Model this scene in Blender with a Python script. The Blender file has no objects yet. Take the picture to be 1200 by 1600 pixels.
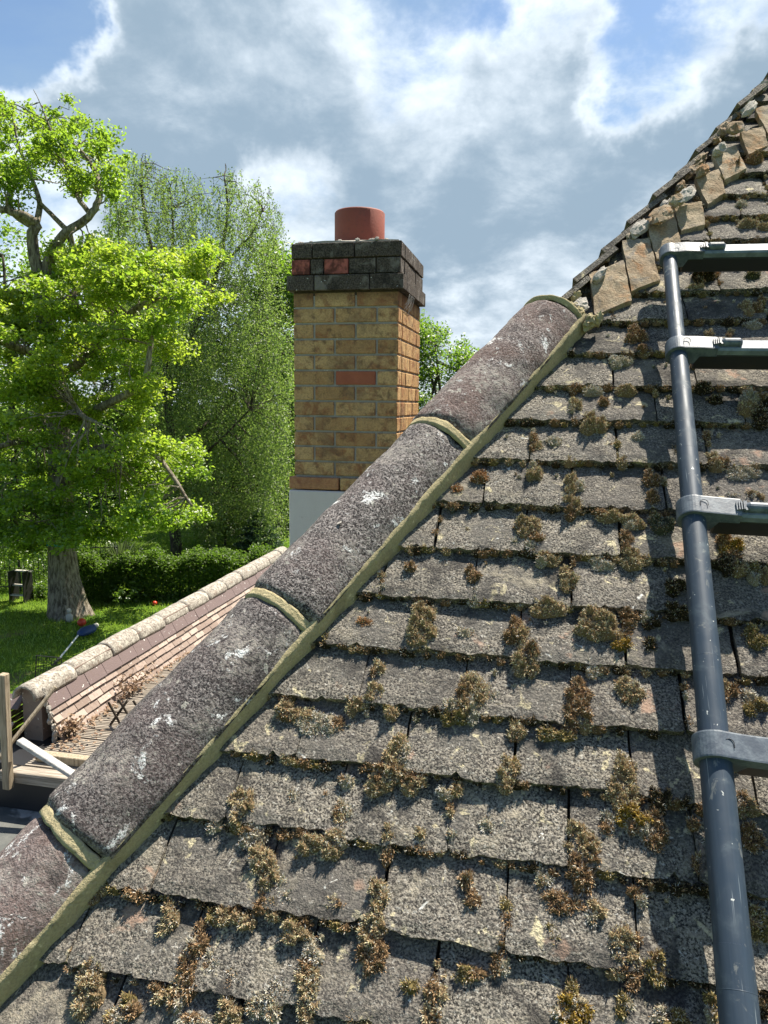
import bpy, math, random
import numpy as np
from mathutils import Matrix, Vector, noise
from math import radians, sin, cos, tan, pi, sqrt
R_ = random.Random(7); rng = np.random.default_rng(11)
SC = bpy.context.scene

# ------------------------------------------------------------------ camera
HC = 5.2
FPX = 1155.0; PIT = radians(8.3); YAW = radians(12); ROL = radians(0.6)
CAM = np.array([0, 0, HC])
def ray(x, y):
    a = (x-600)/FPX; b = (800-y)/FPX
    a, b = a*cos(ROL)-b*sin(ROL), b*cos(ROL)+a*sin(ROL)
    F = cos(PIT)+b*sin(PIT); U = b*cos(PIT)-sin(PIT)
    return np.array([a*cos(YAW)-F*sin(YAW), F*cos(YAW)+a*sin(YAW), U])
fw = ray(600, 800); rt = ray(600+FPX, 800)-fw; up = ray(600, 800-FPX)-fw
def wp(x, y, F):                       # world point seen at (x, y), F metres ahead
    return CAM+ray(x, y)*F
def on_y(x, y, Y_):
    r = ray(x, y); return CAM+r*(Y_/r[1])
def on_z(x, y, z):
    r = ray(x, y); return CAM+r*((z-HC)/r[2])
cd = bpy.data.cameras.new('camera'); cam = bpy.data.objects.new('camera', cd)
SC.collection.objects.link(cam); SC.camera = cam
cd.sensor_fit = 'VERTICAL'; cd.sensor_height = 36; cd.lens = 36*FPX/1600
cd.clip_start = 0.05; cd.clip_end = 3000
M = Matrix([[rt[i], up[i], -fw[i], CAM[i]] for i in range(3)]+[[0, 0, 0, 1]])
cam.matrix_world = M
SC.render.resolution_x = 768; SC.render.resolution_y = 1024
SC.view_settings.view_transform = 'Standard'; SC.view_settings.look = 'None'
SC.view_settings.exposure = 1.2; SC.view_settings.gamma = 1

# ------------------------------------------------------------------ sun + sky
SUN_E = radians(62); SUN_A = radians(35)      # azimuth from +Y towards +X
sd = Vector((cos(SUN_E)*sin(SUN_A), cos(SUN_E)*cos(SUN_A), sin(SUN_E)))
sl = bpy.data.lights.new('sun', 'SUN'); sl.energy = 5.0; sl.angle = radians(0.5); sl.color = (1, .93, .81)
so = bpy.data.objects.new('sun', sl); SC.collection.objects.link(so)
so.rotation_euler = sd.to_track_quat('Z', 'Y').to_euler()

class NT:
    def __init__(s, tree): s.t = tree; s.n = tree.nodes; s.l = tree.links
    def node(s, typ, **kw):
        n = s.n.new(typ)
        for k, v in kw.items(): setattr(n, k, v)
        return n
    def put(s, sock, v):
        if isinstance(v, bpy.types.NodeSocket): s.l.new(v, sock)
        elif v is not None:
            if sock.type == 'RGBA' and len(v) == 3: v = (*v, 1)
            sock.default_value = v
    def math(s, op, a, b=None, c=None, clamp=False):
        n = s.node('ShaderNodeMath', operation=op, use_clamp=clamp)
        for i, v in enumerate((a, b, c)):
            if v is not None: s.put(n.inputs[i], v)
        return n.outputs[0]
    def vec(s, op, a, b=None):
        n = s.node('ShaderNodeVectorMath', operation=op); s.put(n.inputs[0], a)
        if b is not None: s.put(n.inputs[3 if op == 'SCALE' else 1], b)
        return n.outputs['Value' if op in ('DOT_PRODUCT', 'LENGTH') else 'Vector']
    def noise(s, vec, scale, detail=4, rough=.55, dist=0, w=None):
        n = s.node('ShaderNodeTexNoise'); s.put(n.inputs['Vector'], vec)
        n.inputs['Scale'].default_value = scale; n.inputs['Detail'].default_value = detail
        n.inputs['Roughness'].default_value = rough; n.inputs['Distortion'].default_value = dist
        return n.outputs['Fac']
    def voro(s, vec, scale, feature='F1', rnd=1):
        n = s.node('ShaderNodeTexVoronoi', feature=feature); s.put(n.inputs['Vector'], vec)
        n.inputs['Scale'].default_value = scale; n.inputs['Randomness'].default_value = rnd
        return n.outputs['Distance']
    def ss(s, x, a, b, lo=0., hi=1.):
        n = s.node('ShaderNodeMapRange', interpolation_type='SMOOTHSTEP'); s.put(n.inputs[0], x)
        for i, v in zip((1, 2, 3, 4), (a, b, lo, hi)): s.put(n.inputs[i], v)
        return n.outputs[0]
    def mix(s, f, a, b, mode='MIX'):
        n = s.node('ShaderNodeMix', data_type='RGBA', blend_type=mode)
        s.put(n.inputs[0], f); s.put(n.inputs[6], a); s.put(n.inputs[7], b); return n.outputs[2]
    def attr(s, name, out='Fac'):
        return s.node('ShaderNodeAttribute', attribute_name=name).outputs[out]
    def coord(s, which='Object'): return s.node('ShaderNodeTexCoord').outputs[which]
    def comb(s, x, y, z):
        n = s.node('ShaderNodeCombineXYZ')
        for i, v in enumerate((x, y, z)): s.put(n.inputs[i], v)
        return n.outputs[0]
    def bump(s, h, strength=.5, dist=.01, normal=None):
        n = s.node('ShaderNodeBump'); s.put(n.inputs['Height'], h)
        n.inputs['Strength'].default_value = strength; n.inputs['Distance'].default_value = dist
        if normal is not None: s.l.new(normal, n.inputs['Normal'])
        return n.outputs[0]

W = bpy.data.worlds.new('World'); SC.world = W; W.use_nodes = True
w = NT(W.node_tree); w.n.clear()
sky = w.node('ShaderNodeTexSky', sky_type='NISHITA'); sky.sun_disc = False
sky.sun_elevation = SUN_E; sky.sun_rotation = SUN_A; sky.air_density = 1.0; sky.dust_density = .6
D = w.coord('Generated')
sep = w.node('ShaderNodeSeparateXYZ'); w.l.new(D, sep.inputs[0])
zz = w.math('MAXIMUM', sep.outputs[2], .0)
den = w.math('ADD', zz, .42)
P2 = w.comb(w.math('DIVIDE', sep.outputs[0], den), w.math('DIVIDE', sep.outputs[1], den), w.math('MULTIPLY', sep.outputs[2], .5))
def fbm3(v, sc, det):
    n = w.node('ShaderNodeTexNoise'); w.put(n.inputs['Vector'], v); n.inputs['Scale'].default_value = sc; n.inputs['Detail'].default_value = det
    n.inputs['Roughness'].default_value = .6; return w.vec('SUBTRACT', n.outputs['Color'], (.5, .5, .5))
DW = w.vec('ADD', w.vec('NORMALIZE', D), w.vec('SCALE', fbm3(D, 4.5, 6), .30))
def blob(px, py, rad, amp):              # one cloud mass (or gap) in a world direction
    d = Vector(ray(px, py)).normalized()
    dot = w.vec('DOT_PRODUCT', w.vec('NORMALIZE', DW), tuple(d))
    return w.math('MULTIPLY', w.ss(dot, cos(radians(rad)), 1.0), amp)
def dens(off):
    v = w.vec('ADD', P2, off)
    a = w.noise(v, 1.5, 9, .50, .3)
    b = w.noise(v, 5.5, 9, .62, .2)
    return w.math('ADD', w.math('MULTIPLY', a, .66), w.math('MULTIPLY', b, .34))
bl = None
for px, py, rad, amp in [(330, 130, 16, .20), (130, 230, 13, .10), (900, 330, 19, .20), (1010, 190, 10, .10), (700, 420, 12, .06), (1150, 120, 8, .08),
                         (1060, 55, 6, -.27), (10, 10, 5, -.27), (440, 300, 5, -.15), (620, 10, 7, -.09), (620, 240, 6, -.07), (1190, 20, 6, .06)]:
    q = blob(px, py, rad, amp); bl = q if bl is None else w.math('ADD', bl, q)
back = w.math('MULTIPLY', w.ss(w.vec('DOT_PRODUCT', w.vec('NORMALIZE', DW), tuple(Vector((.1, -.72, .68)).normalized())), .25, .75), -.42)
bl = w.math('ADD', bl, back)          # unseen sky behind the camera, cleared to weaken the fill light
offv = Vector((sd.x, sd.y, 0)).normalized()*.085
d0 = w.math('ADD', dens((3.1, 1.7, .4)), bl)
d1 = w.math('ADD', dens((3.1+offv.x, 1.7+offv.y, .4)), bl)
cover = w.ss(d0, .43, .60)
# optical thickness towards the sun: thick -> grey, thin rims -> white
lit = w.math('ADD', w.math('MULTIPLY', w.math('SUBTRACT', d0, d1), 2.9), w.ss(d0, .48, .78, .80, .20), clamp=True)
lit = w.math('MULTIPLY', lit, .92)
lit = w.math('ADD', lit, w.math('MULTIPLY', w.math('SUBTRACT', w.noise(P2, 3.6, 9, .58), .5), 1.1), clamp=True)
ccol = w.mix(w.ss(lit, .1, .95), (2.55, 3.45, 4.35), (8.6, 9.3, 9.9))
veil = w.math('MULTIPLY', w.math('MULTIPLY', w.ss(w.noise(P2, 2.6, 8, .6, .5), .32, .68), .62), w.ss(sep.outputs[1], -.2, .3))
skyc = w.mix(1.0, sky.outputs[0], (1.0, 1.08, 1.12), 'MULTIPLY')
base = w.mix(veil, skyc, (2.7, 3.9, 5.3))
col = w.mix(cover, base, ccol)
low = w.ss(sep.outputs[2], -.05, .12)
col = w.mix(low, (4.5, 5.2, 5.8), col)
bg = w.node('ShaderNodeBackground'); w.l.new(col, bg.inputs[0]); bg.inputs[1].default_value = .061
wo = w.node('ShaderNodeOutputWorld'); w.l.new(bg.outputs[0], wo.inputs[0])

# ------------------------------------------------------------------ helpers
def link(o, parent=None):
    SC.collection.objects.link(o)
    if parent is not None: o.parent = parent
    return o
def tag(o, label=None, cat=None, group=None, kind=None):
    if label: o['label'] = label
    if cat: o['category'] = cat
    if group: o['group'] = group
    if kind: o['kind'] = kind
    return o
def empty(name, loc=(0, 0, 0)):
    o = bpy.data.objects.new(name, None); o.location = loc; o.empty_display_size = .1
    return link(o)
class MB:
    def __init__(s): s.v = []; s.f = []; s.m = []; s.a = []; s.n = 0
    def add(s, v, f, mi=0, a=0.):
        v = np.asarray(v, float); s.v.append(v)
        s.f += [tuple(i+s.n for i in q) for q in f]; s.m += [mi]*len(f)
        s.a.append(np.full(len(v), a) if np.isscalar(a) else np.asarray(a)); s.n += len(v)
    def box(s, o, ax, ay, az, mi=0, a=0., bev=0):       # o corner, three edge vectors
        o, ax, ay, az = map(np.array, (o, ax, ay, az))
        if bev <= 0:
            v = [o, o+ax, o+ax+ay, o+ay]; v += [q+az for q in v]
            s.add(v, [(3, 2, 1, 0), (4, 5, 6, 7), (0, 1, 5, 4), (1, 2, 6, 5), (2, 3, 7, 6), (3, 0, 4, 7)], mi, a); return
        L = [np.linalg.norm(k) for k in (ax, ay, az)]; e = [k/l for k, l in zip((ax, ay, az), L)]
        bm_pts = []; f = []
        idx = {}
        for i in (0, 1):
            for j in (0, 1):
                for k in (0, 1):
                    c = o+i*ax+j*ay+k*az
                    sg = [(-1 if q else 1) for q in (i, j, k)]
                    for d in range(3):
                        p = c.copy()
                        for d2 in range(3):
                            if d2 != d: p = p+e[d2]*bev*sg[d2]
                        idx[(i, j, k, d)] = len(bm_pts); bm_pts.append(p)
        for d in range(3):
            o1, o2 = [(1, 2), (2, 0), (0, 1)][d]
            for sgn in (0, 1):
                q = []
                for (x, y) in ((0, 0), (1, 0), (1, 1), (0, 1)):
                    t = [0, 0, 0]; t[d] = sgn; t[o1] = x; t[o2] = y; q.append(idx[(*t, d)])
                f.append(tuple(q) if sgn else tuple(q[::-1]))
        for d in range(3):                                # edges along d
            o1, o2 = [(1, 2), (2, 0), (0, 1)][d]
            for (x, y) in ((0, 0), (1, 0), (1, 1), (0, 1)):
                t0 = [0, 0, 0]; t0[o1] = x; t0[o2] = y; t1 = list(t0); t1[d] = 1
                f.append((idx[(*t0, o1)], idx[(*t1, o1)], idx[(*t1, o2)], idx[(*t0, o2)]))
        for i in (0, 1):
            for j in (0, 1):
                for k in (0, 1): f.append((idx[(i, j, k, 0)], idx[(i, j, k, 1)], idx[(i, j, k, 2)]))
        s.add(bm_pts, f, mi, a)
    def tube(s, pts, rad, seg=8, mi=0, cap=True, wob=0, a=0.):
        pts = [np.array(p, float) for p in pts]; n = len(pts)
        if np.isscalar(rad): rad = [rad]*n
        V = []; prev = None
        for i, p in enumerate(pts):
            t = pts[min(i+1, n-1)]-pts[max(i-1, 0)]; t /= (np.linalg.norm(t)+1e-9)
            if prev is None:
                r = np.cross(t, [0, 0, 1]) if abs(t[2]) < .9 else np.cross(t, [1, 0, 0])
            else: r = prev-t*np.dot(prev, t)
            r /= (np.linalg.norm(r)+1e-9); prev = r; b = np.cross(t, r)
            for k in range(seg):
                th = 2*pi*k/seg; rr = rad[i]*(1+wob*sin(3*th+i*.7)+wob*.6*sin(5*th-i))
                V.append(p+r*cos(th)*rr+b*sin(th)*rr)
        f = [(i*seg+k, i*seg+(k+1) % seg, (i+1)*seg+(k+1) % seg, (i+1)*seg+k) for i in range(n-1) for k in range(seg)]
        if cap: f += [tuple(range(seg))[::-1], tuple((n-1)*seg+k for k in range(seg))]
        s.add(V, f, mi, a)
    def lathe(s, c, prof, seg=32, mi=0, ax=(0, 0, 1)):
        c = np.array(c); V = []
        for r, z in prof:
            for k in range(seg): V.append(c+np.array([r*cos(2*pi*k/seg), r*sin(2*pi*k/seg), z]))
        f = [(i*seg+k, i*seg+(k+1) % seg, (i+1)*seg+(k+1) % seg, (i+1)*seg+k) for i in range(len(prof)-1) for k in range(seg)]
        s.add(V, f, mi)
    def build(s, name, mats, parent=None, smooth=False, recalc=False):
        if not isinstance(mats, (list, tuple)): mats = [mats]
        me = bpy.data.meshes.new(name)
        V = np.concatenate(s.v); me.from_pydata(V.tolist(), [], s.f)
        for m in mats: me.materials.append(m)
        if len(mats) > 1: me.polygons.foreach_set('material_index', s.m)
        at = me.attributes.new('rnd', 'FLOAT', 'POINT'); at.data.foreach_set('value', np.concatenate(s.a).astype(np.float32))
        if smooth: me.polygons.foreach_set('use_smooth', [True]*len(s.f))
        me.update()
        if recalc:
            import bmesh
            bm = bmesh.new(); bm.from_mesh(me); bmesh.ops.recalc_face_normals(bm, faces=bm.faces); bm.to_mesh(me); bm.free()
        return link(bpy.data.objects.new(name, me), parent)
def fast_mesh(name, V, F, mats, parent=None, rnd=None, col=None, smooth=False):
    me = bpy.data.meshes.new(name); V = np.asarray(V, np.float32); F = np.asarray(F, np.int32); k = F.shape[1]
    me.vertices.add(len(V)); me.vertices.foreach_set('co', V.ravel())
    me.loops.add(F.size); me.loops.foreach_set('vertex_index', F.ravel())
    me.polygons.add(len(F)); me.polygons.foreach_set('loop_start', np.arange(0, F.size, k, dtype=np.int32))
    me.polygons.foreach_set('loop_total', np.full(len(F), k, np.int32))
    if smooth: me.polygons.foreach_set('use_smooth', np.ones(len(F), bool))
    me.materials.append(mats)
    if rnd is not None:
        at = me.attributes.new('rnd', 'FLOAT', 'POINT'); at.data.foreach_set('value', np.asarray(rnd, np.float32))
    if col is not None:
        at = me.attributes.new('col', 'FLOAT_COLOR', 'POINT')
        c4 = np.ones((len(V), 4), np.float32); c4[:, :3] = col; at.data.foreach_set('color', c4.ravel())
    me.update(); me.validate()
    return link(bpy.data.objects.new(name, me), parent)
def nz(p, s=1., o=0.): return noise.noise(Vector((p[0]*s+o, p[1]*s-o, p[2]*s+2*o)))

# ------------------------------------------------------------------ materials
def mat(name, fn, rough=.85, spec=.3, metal=0):
    m = bpy.data.materials.new(name); m.use_nodes = True; t = NT(m.node_tree); t.n.clear()
    b = t.node('ShaderNodeBsdfPrincipled'); o = t.node('ShaderNodeOutputMaterial'); t.l.new(b.outputs[0], o.inputs[0])
    b.inputs['Roughness'].default_value = rough; b.inputs['Specular IOR Level'].default_value = spec; b.inputs['Metallic'].default_value = metal
    c, n = fn(t, b)
    t.put(b.inputs['Base Color'], c)
    if n is not None: t.l.new(n, b.inputs['Normal'])
    return m
def f_tile(t, b):
    c = t.coord(); r = t.attr('rnd')
    cr = t.vec('ADD', c, t.comb(t.math('MULTIPLY', r, 7.3), t.math('MULTIPLY', r, 3.1), 0.))
    g = t.noise(c, 330, 3, .7); g2 = t.noise(c, 120, 4, .65)
    k = t.mix(t.ss(g, .40, .60), (.024, .022, .020), (.315, .285, .235))
    smooth = t.ss(t.noise(t.vec('ADD', cr, (2., 8., 5.)), 11, 4, .6, .4), .5, .64)
    k = t.mix(t.math('MULTIPLY', smooth, .7), k, (.125, .118, .105))
    k = t.mix(t.ss(g2, .45, .62, 0., .45), k, (.075, .07, .066))
    k = t.mix(t.ss(t.noise(c, 210, 3, .6), .60, .68, 0., .8), k, (.46, .44, .39))
    k = t.mix(t.ss(r, 0., 1., 0., .5), k, (.10, .09, .082))
    big = t.noise(cr, 14, 5, .6, .4)
    k = t.mix(t.math('MULTIPLY', t.ss(big, .56, .70), .35), k, (.36, .32, .24))                # pale bloom
    ly = t.noise(cr, 31, 5, .65, .6)
    k = t.mix(t.math('MULTIPLY', t.ss(ly, .60, .67), t.ss(g, .3, .6, .2, .85)), k, (.60, .53, .34))   # cream lichen
    lw = t.noise(t.vec('ADD', cr, (5., 2., 1.)), 40, 4, .6, .8)
    k = t.mix(t.ss(lw, .69, .72, 0., .8), k, (.62, .62, .58))                                    # white lichen
    pk = t.noise(t.vec('ADD', cr, (1., 9., 4.)), 12, 4, .6, .3)
    k = t.mix(t.ss(pk, .63, .70, 0., .7), k, (.37, .245, .18))
    pe = t.noise(t.vec('ADD', cr, (4., 7., 2.)), 9, 5, .65, .6)
    k = t.mix(t.math('MULTIPLY', t.ss(pe, .60, .70), t.ss(g2, .38, .55, .1, .6)), k, (.42, .37, .28))                                  # worn, pink
    dk = t.noise(t.vec('ADD', c, (8., 1., 3.)), 9, 6, .66, .5)
    k = t.mix(t.ss(dk, .50, .66, 0., .8), k, (.035, .033, .032))
    h = t.math('ADD', t.math('MULTIPLY', g, .6), t.math('MULTIPLY', g2, 1.0))
    n = t.bump(h, .9, .0045)
    n = t.bump(t.noise(c, 45, 4, .6), .5, .006, n)
    return k, n
M_TILE = mat('weathered_tile', f_tile, .95, .15)
def f_hip(t, b):
    c = t.coord(); r = t.attr('rnd')
    cr = t.vec('ADD', c, t.comb(t.math('MULTIPLY', r, 3.7), t.math('MULTIPLY', r, 5.9), 0.))
    g = t.noise(c, 300, 3, .7, .3); g2 = t.noise(c, 110, 5, .7)
    k = t.mix(t.ss(g, .42, .60), (.022, .019, .020), (.30, .268, .255))
    k = t.mix(t.ss(t.noise(c, 190, 3, .65), .55, .66, 0., .8), k, (.46, .42, .40))
    k = t.mix(t.ss(t.noise(c, 150, 4, .65, .3), .54, .64, 0., .8), k, (.022, .018, .018))
    k = t.mix(t.ss(r, .75, .9, 0., .42), k, (.27, .215, .205)); k = t.mix(t.ss(r, .25, .1, 0., .28), k, (.045, .04, .042)); k = t.mix(t.math('MULTIPLY', t.ss(r, .6, .68), t.ss(t.noise(c, 9, 4, .6), .4, .65, .1, .55)), k, (.17, .105, .085))
    big = t.noise(cr, 7.5, 5, .6, .5)
    k = t.mix(t.ss(big, .40, .62, 0., .24), k, (.19, .135, .13))         # purple-brown clay
    k = t.mix(t.math('MULTIPLY', t.ss(t.noise(cr, 11, 4, .6), .48, .66), t.ss(g2, .4, .6)), k, (.31, .28, .25))
    bare = t.noise(t.vec('ADD', cr, (3., 3., 7.)), 12, 5, .62, .4)
    k = t.mix(t.ss(bare, .56, .70, 0., .7), k, (.03, .025, .026))
    lw = t.noise(t.vec('ADD', cr, (5., 2., 1.)), 20, 6, .72, .5)
    k = t.mix(t.math('MULTIPLY', t.ss(lw, .585, .64), t.ss(g, .40, .52)), k, (.70, .70, .69))
    lp = t.noise(t.vec('ADD', cr, (2., 6., 3.)), 55, 3, .6, .3)
    k = t.mix(t.math('MULTIPLY', t.ss(lp, .64, .68), .6), k, (.50, .48, .42))
    n = t.bump(t.math('ADD', g, g2), 1.0, .004); n = t.bump(t.noise(c, 30, 4, .6), .45, .006, n)
    return k, n
M_HIP = mat('hip_tile_clay', f_hip, .92, .2)
def f_mortar(a, bcol, sc=1.):
    def f(t, b):
        c = t.coord(); g = t.noise(c, 260*sc, 4, .7); vd = t.voro(t.vec('ADD', c, t.vec('SCALE', t.comb(t.noise(c, 40*sc, 3), t.noise(c, 37*sc, 3), 0.), .03)), 26*sc, 'DISTANCE_TO_EDGE'); g2 = t.noise(c, 18*sc, 5, .6, .3)
        k = t.mix(g2, a, bcol); k = t.mix(t.ss(g, .35, .6, .35, 0.), k, tuple(x*.45 for x in a))
        k = t.mix(t.ss(t.noise(c, 60*sc, 3, .6), .64, .7, 0., .6), k, tuple(min(1, x*1.6) for x in bcol))
        n = t.bump(t.math('ADD', t.math('ADD', t.math('MULTIPLY', g, .6), t.math('MULTIPLY', t.ss(vd, 0., .02), .10)), t.noise(c, 55*sc, 5, .7)), .85, .004/sc)
        k = t.mix(t.math('MULTIPLY', t.ss(vd, .03, .0), t.ss(t.noise(c, 9*sc, 3), .52, .62, 0., .3)), k, tuple(x*.25 for x in a))
        k = t.mix(t.ss(t.noise(c, 11*sc, 5, .65, .5), .52, .66, 0., .5), k, tuple(x*.5 for x in a))
        return k, n
    return f
M_MORT = mat('olive_mortar', f_mortar((.35, .295, .165), (.47, .405, .25)), .95, .1)
def f_cut(t, b):
    c = t.coord(); g = t.noise(c, 240, 4, .7); m = t.noise(c, 14, 5, .65, .5); r = t.attr('rnd')
    k = t.mix(t.ss(m, .35, .65), (.28, .205, .13), (.44, .37, .27)); k = t.mix(t.ss(t.noise(c, 22, 4, .6, .3), .54, .64, 0., .7), k, (.38, .20, .09))
    k = t.mix(t.ss(t.noise(c, 17, 4, .6, .6), .58, .66, 0., .7), k, (.20, .19, .175)); k = t.mix(t.ss(r, 0, 1, 0., .35), k, (.40, .31, .20))
    k = t.mix(t.ss(g, .35, .6, .5, 0.), k, (.12, .09, .065)); return k, t.bump(t.math('ADD', g, t.noise(c, 50, 5, .7)), .8, .005)
M_CUT = mat('tan_broken_bedding', f_cut, .95, .1)
M_GREYM = mat('grey_mortar', f_mortar((.33, .30, .26), (.47, .44, .39)), .95, .1)
def f_brick(dark=False):
    def f(t, b):
        c = t.coord(); r = t.attr('rnd'); cr = t.vec('ADD', c, t.comb(t.math('MULTIPLY', r, 31.), 0., t.math('MULTIPLY', r, 17.)))
        g = t.noise(c, 130, 4, .7); m = t.noise(cr, 13, 5, .62, .6)
        if dark:
            k = t.mix(t.ss(g, .35, .65), (.03, .025, .02), (.13, .105, .085))
            k = t.mix(t.ss(m, .50, .66, 0., .75), k, (.21, .19, .165))
            k = t.mix(t.ss(t.noise(c, 6, 5, .7), .5, .66, 0., .8), k, (.022, .02, .018))
            k = t.mix(t.ss(t.noise(c, 48, 3, .6, .4), .68, .71), k, (.48, .47, .45))
            k = t.mix(t.ss(r, 1.9, 2.), k, t.mix(t.ss(t.noise(c, 24, 4, .6), .38, .62), (.13, .045, .035), (.42, .13, .10)))
        else:
            k = t.mix(t.ss(r, 0., 1.), (.47, .28, .125), (.64, .425, .20))
            k = t.mix(t.ss(m, .45, .68, 0., .85), k, (.31, .125, .06))
            k = t.mix(t.ss(t.noise(cr, 26, 5, .7), .50, .68, 0., .75), k, (.14, .088, .055))
            k = t.mix(t.ss(t.noise(c, 4, 5, .7, .5), .5, .68, 0., .6), k, (.20, .135, .085))
            k = t.mix(t.ss(g, .35, .6, .45, 0.), k, (.20, .11, .05))
            k = t.mix(t.ss(r, 1.4, 1.5), k, t.mix(m, (.28, .085, .05), (.46, .16, .09)))
            z = t.node('ShaderNodeSeparateXYZ'); t.l.new(c, z.inputs[0])
            soot = t.math('ADD', t.ss(z.outputs[2], HC+.40, HC+.64), t.math('MULTIPLY', t.noise(c, 9, 4, .6), .5))
            k = t.mix(t.ss(soot, .6, 1.35, 0., .85), k, (.055, .04, .026))   # soot stain under the cap
        n = t.bump(g, .7, .006); n = t.bump(t.noise(c, 28, 4, .6), .5, .008, n)
        return k, n
    return f
M_BRICK = mat('buff_brick', f_brick(), .9, .15); M_DBRICK = mat('sooty_brick', f_brick(True), .9, .2)
def f_pot(t, b):
    c = t.coord(); z = t.noise(c, 9, 5, .6)
    k = t.mix(z, (.21, .055, .035), (.31, .085, .055)); k = t.mix(t.ss(t.noise(c, 14, 6, .7, .6), .5, .68, 0., .55), k, (.15, .07, .05)); k = t.mix(t.ss(t.noise(c, 70, 4, .7), .55, .7, 0., .4), k, (.13, .05, .04))
    return k, t.bump(t.noise(c, 90, 4, .6), .25, .004)
M_POT = mat('red_clay_pot', f_pot, .7, .3)
def f_render(t, b):
    c = t.coord(); k = t.mix(t.noise(c, 7, 5, .6, .3), (.60, .545, .51), (.74, .69, .655))
    return t.mix(t.ss(t.noise(c, 20, 5, .7), .55, .75, 0., .5), k, (.42, .37, .32)), t.bump(t.noise(c, 160, 4, .6), .35, .004)
M_REND = mat('pale_render', f_render, .9, .15)
def f_rail(t, b):
    c = t.coord(); a_ = radians(43)
    q = t.comb(t.vec('DOT_PRODUCT', c, (1., 0, 0)), t.vec('DOT_PRODUCT', c, (0, -sin(a_), cos(a_))), t.math('MULTIPLY', t.vec('DOT_PRODUCT', c, (0, cos(a_), sin(a_))), .025))
    sm = t.noise(q, 240, 3, .6); scr = t.noise(t.vec('ADD', q, (3., 1., 2.)), 420, 2, .5); d = t.noise(c, 22, 5, .65, .4)
    k = t.mix(sm, (.022, .036, .054), (.042, .063, .090))
    k = t.mix(t.ss(d, .52, .72, 0., .45), k, (.12, .155, .175))
    k = t.mix(t.math('MULTIPLY', t.ss(scr, .66, .72), t.ss(t.noise(c, 9, 3), .45, .6, 0., .8)), k, (.30, .34, .36)); k = t.mix(t.ss(t.noise(c, 30, 5, .7, .8), .60, .68, 0., .45), k, (.27, .27, .24)); sp = t.ss(t.noise(c, 120, 3, .6, .4), .69, .72); k = t.mix(sp, k, (.55, .56, .53))
    t.put(b.inputs['Roughness'], t.ss(d, .3, .7, .42, .62))
    return k, t.bump(sm, .08, .002)
M_RAIL = mat('blue_grey_anodised_tube', f_rail, .5, .4, .05)
def f_rung(t, b):
    c = t.coord(); d = t.noise(c, 25, 5, .65, .4); k = t.mix(t.ss(d, .35, .7), (.105, .13, .165), (.20, .235, .275))
    k = t.mix(t.ss(t.noise(c, 90, 4, .7), .62, .7, 0., .6), k, (.08, .08, .08)); return k, t.bump(t.noise(c, 200, 2), .1, .002)
M_RUNG = mat('scuffed_aluminium', f_rung, .55, .35, .1)
def f_clamp(t, b):
    c = t.coord(); d = t.noise(c, 60, 5, .7, .3); k = t.mix(t.ss(d, .35, .7), (.06, .076, .10), (.135, .16, .185))
    return k, t.bump(t.noise(c, 220, 3), .15, .002)
M_CLAMP = mat('grey_plastic', f_clamp, .5, .4)
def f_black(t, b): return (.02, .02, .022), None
M_BLACK = mat('black_plastic_and_shade', f_black, .45, .4)  # also paints shade under the rungs and below the deck edge
def f_wood(a, bb, sc=(3, 60, 60)):
    def f(t, b):
        c = t.coord(); s = t.node('ShaderNodeMapping'); t.l.new(c, s.inputs[0]); s.inputs['Scale'].default_value = sc
        g = t.noise(s.outputs[0], 1.5, 6, .65, .3); k = t.mix(t.ss(g, .3, .7), a, bb)
        k = t.mix(t.ss(t.noise(c, 7, 4, .6), .55, .7, 0., .4), k, tuple(x*.6 for x in a)); return k, t.bump(g, .6, .004)
    return f
M_DECK = mat('weathered_decking', f_wood((.17, .145, .115), (.42, .37, .31)), .9, .1)
M_POST = mat('weathered_post', f_wood((.20, .16, .11), (.44, .37, .27), (60, 60, 3)), .9, .1)
M_PLANK = mat('pale_painted_batten', f_wood((.30, .29, .275), (.50, .49, .47), (30, 30, 30)), .8, .2)
M_FELT = None
def f_felt(t, b):
    c = t.coord(); a = t.noise(c, 1.6, 5, .6, .5); k = t.mix(t.ss(a, .52, .56), (.085, .09, .085), (.34, .34, .33))
    k = t.mix(t.ss(t.noise(c, 8, 5, .7), .4, .7, 0., .5), k, (.17, .165, .15)); return k, t.bump(t.noise(c, 90, 4), .4, .005)
M_FELT = mat('grey_roof_felt', f_felt, .8, .25)
def f_ftile(t, b):
    c = t.coord(); r = t.attr('rnd'); k = t.mix(t.ss(r, 0., 1.), (.23, .175, .145), (.40, .32, .27))
    k = t.mix(t.ss(r, 1.05, 1.1), k, (.165, .125, .12))
    k = t.mix(t.ss(t.noise(c, 26, 5, .7), .5, .7, 0., .6), k, (.16, .12, .105))
    k = t.mix(t.ss(t.noise(c, 34, 3, .6, .2), .67, .70), k, (.60, .59, .55))
    return k, t.bump(t.noise(c, 80, 4, .6), .5, .006)
M_FTILE = mat('red_plain_tile', f_ftile, .9, .15)
def f_ridge(t, b):
    c = t.coord(); a = t.noise(c, 60, 5, .7); k = t.mix(t.ss(a, .35, .65), (.14, .12, .10), (.38, .35, .30))
    k = t.mix(t.ss(t.noise(c, 22, 4, .6, .3), .52, .62, 0., .7), k, (.48, .45, .38)); k = t.mix(t.ss(t.noise(c, 9, 4, .6), .55, .7, 0., .5), k, (.20, .13, .10))
    k = t.mix(t.ss(t.noise(c, 40, 4, .6, .3), .60, .66, 0., .5), k, (.07, .065, .05))
    return k, t.bump(a, .5, .006)
M_RIDGE = mat('lichened_ridge_tile', f_ridge, .92, .15)
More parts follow.
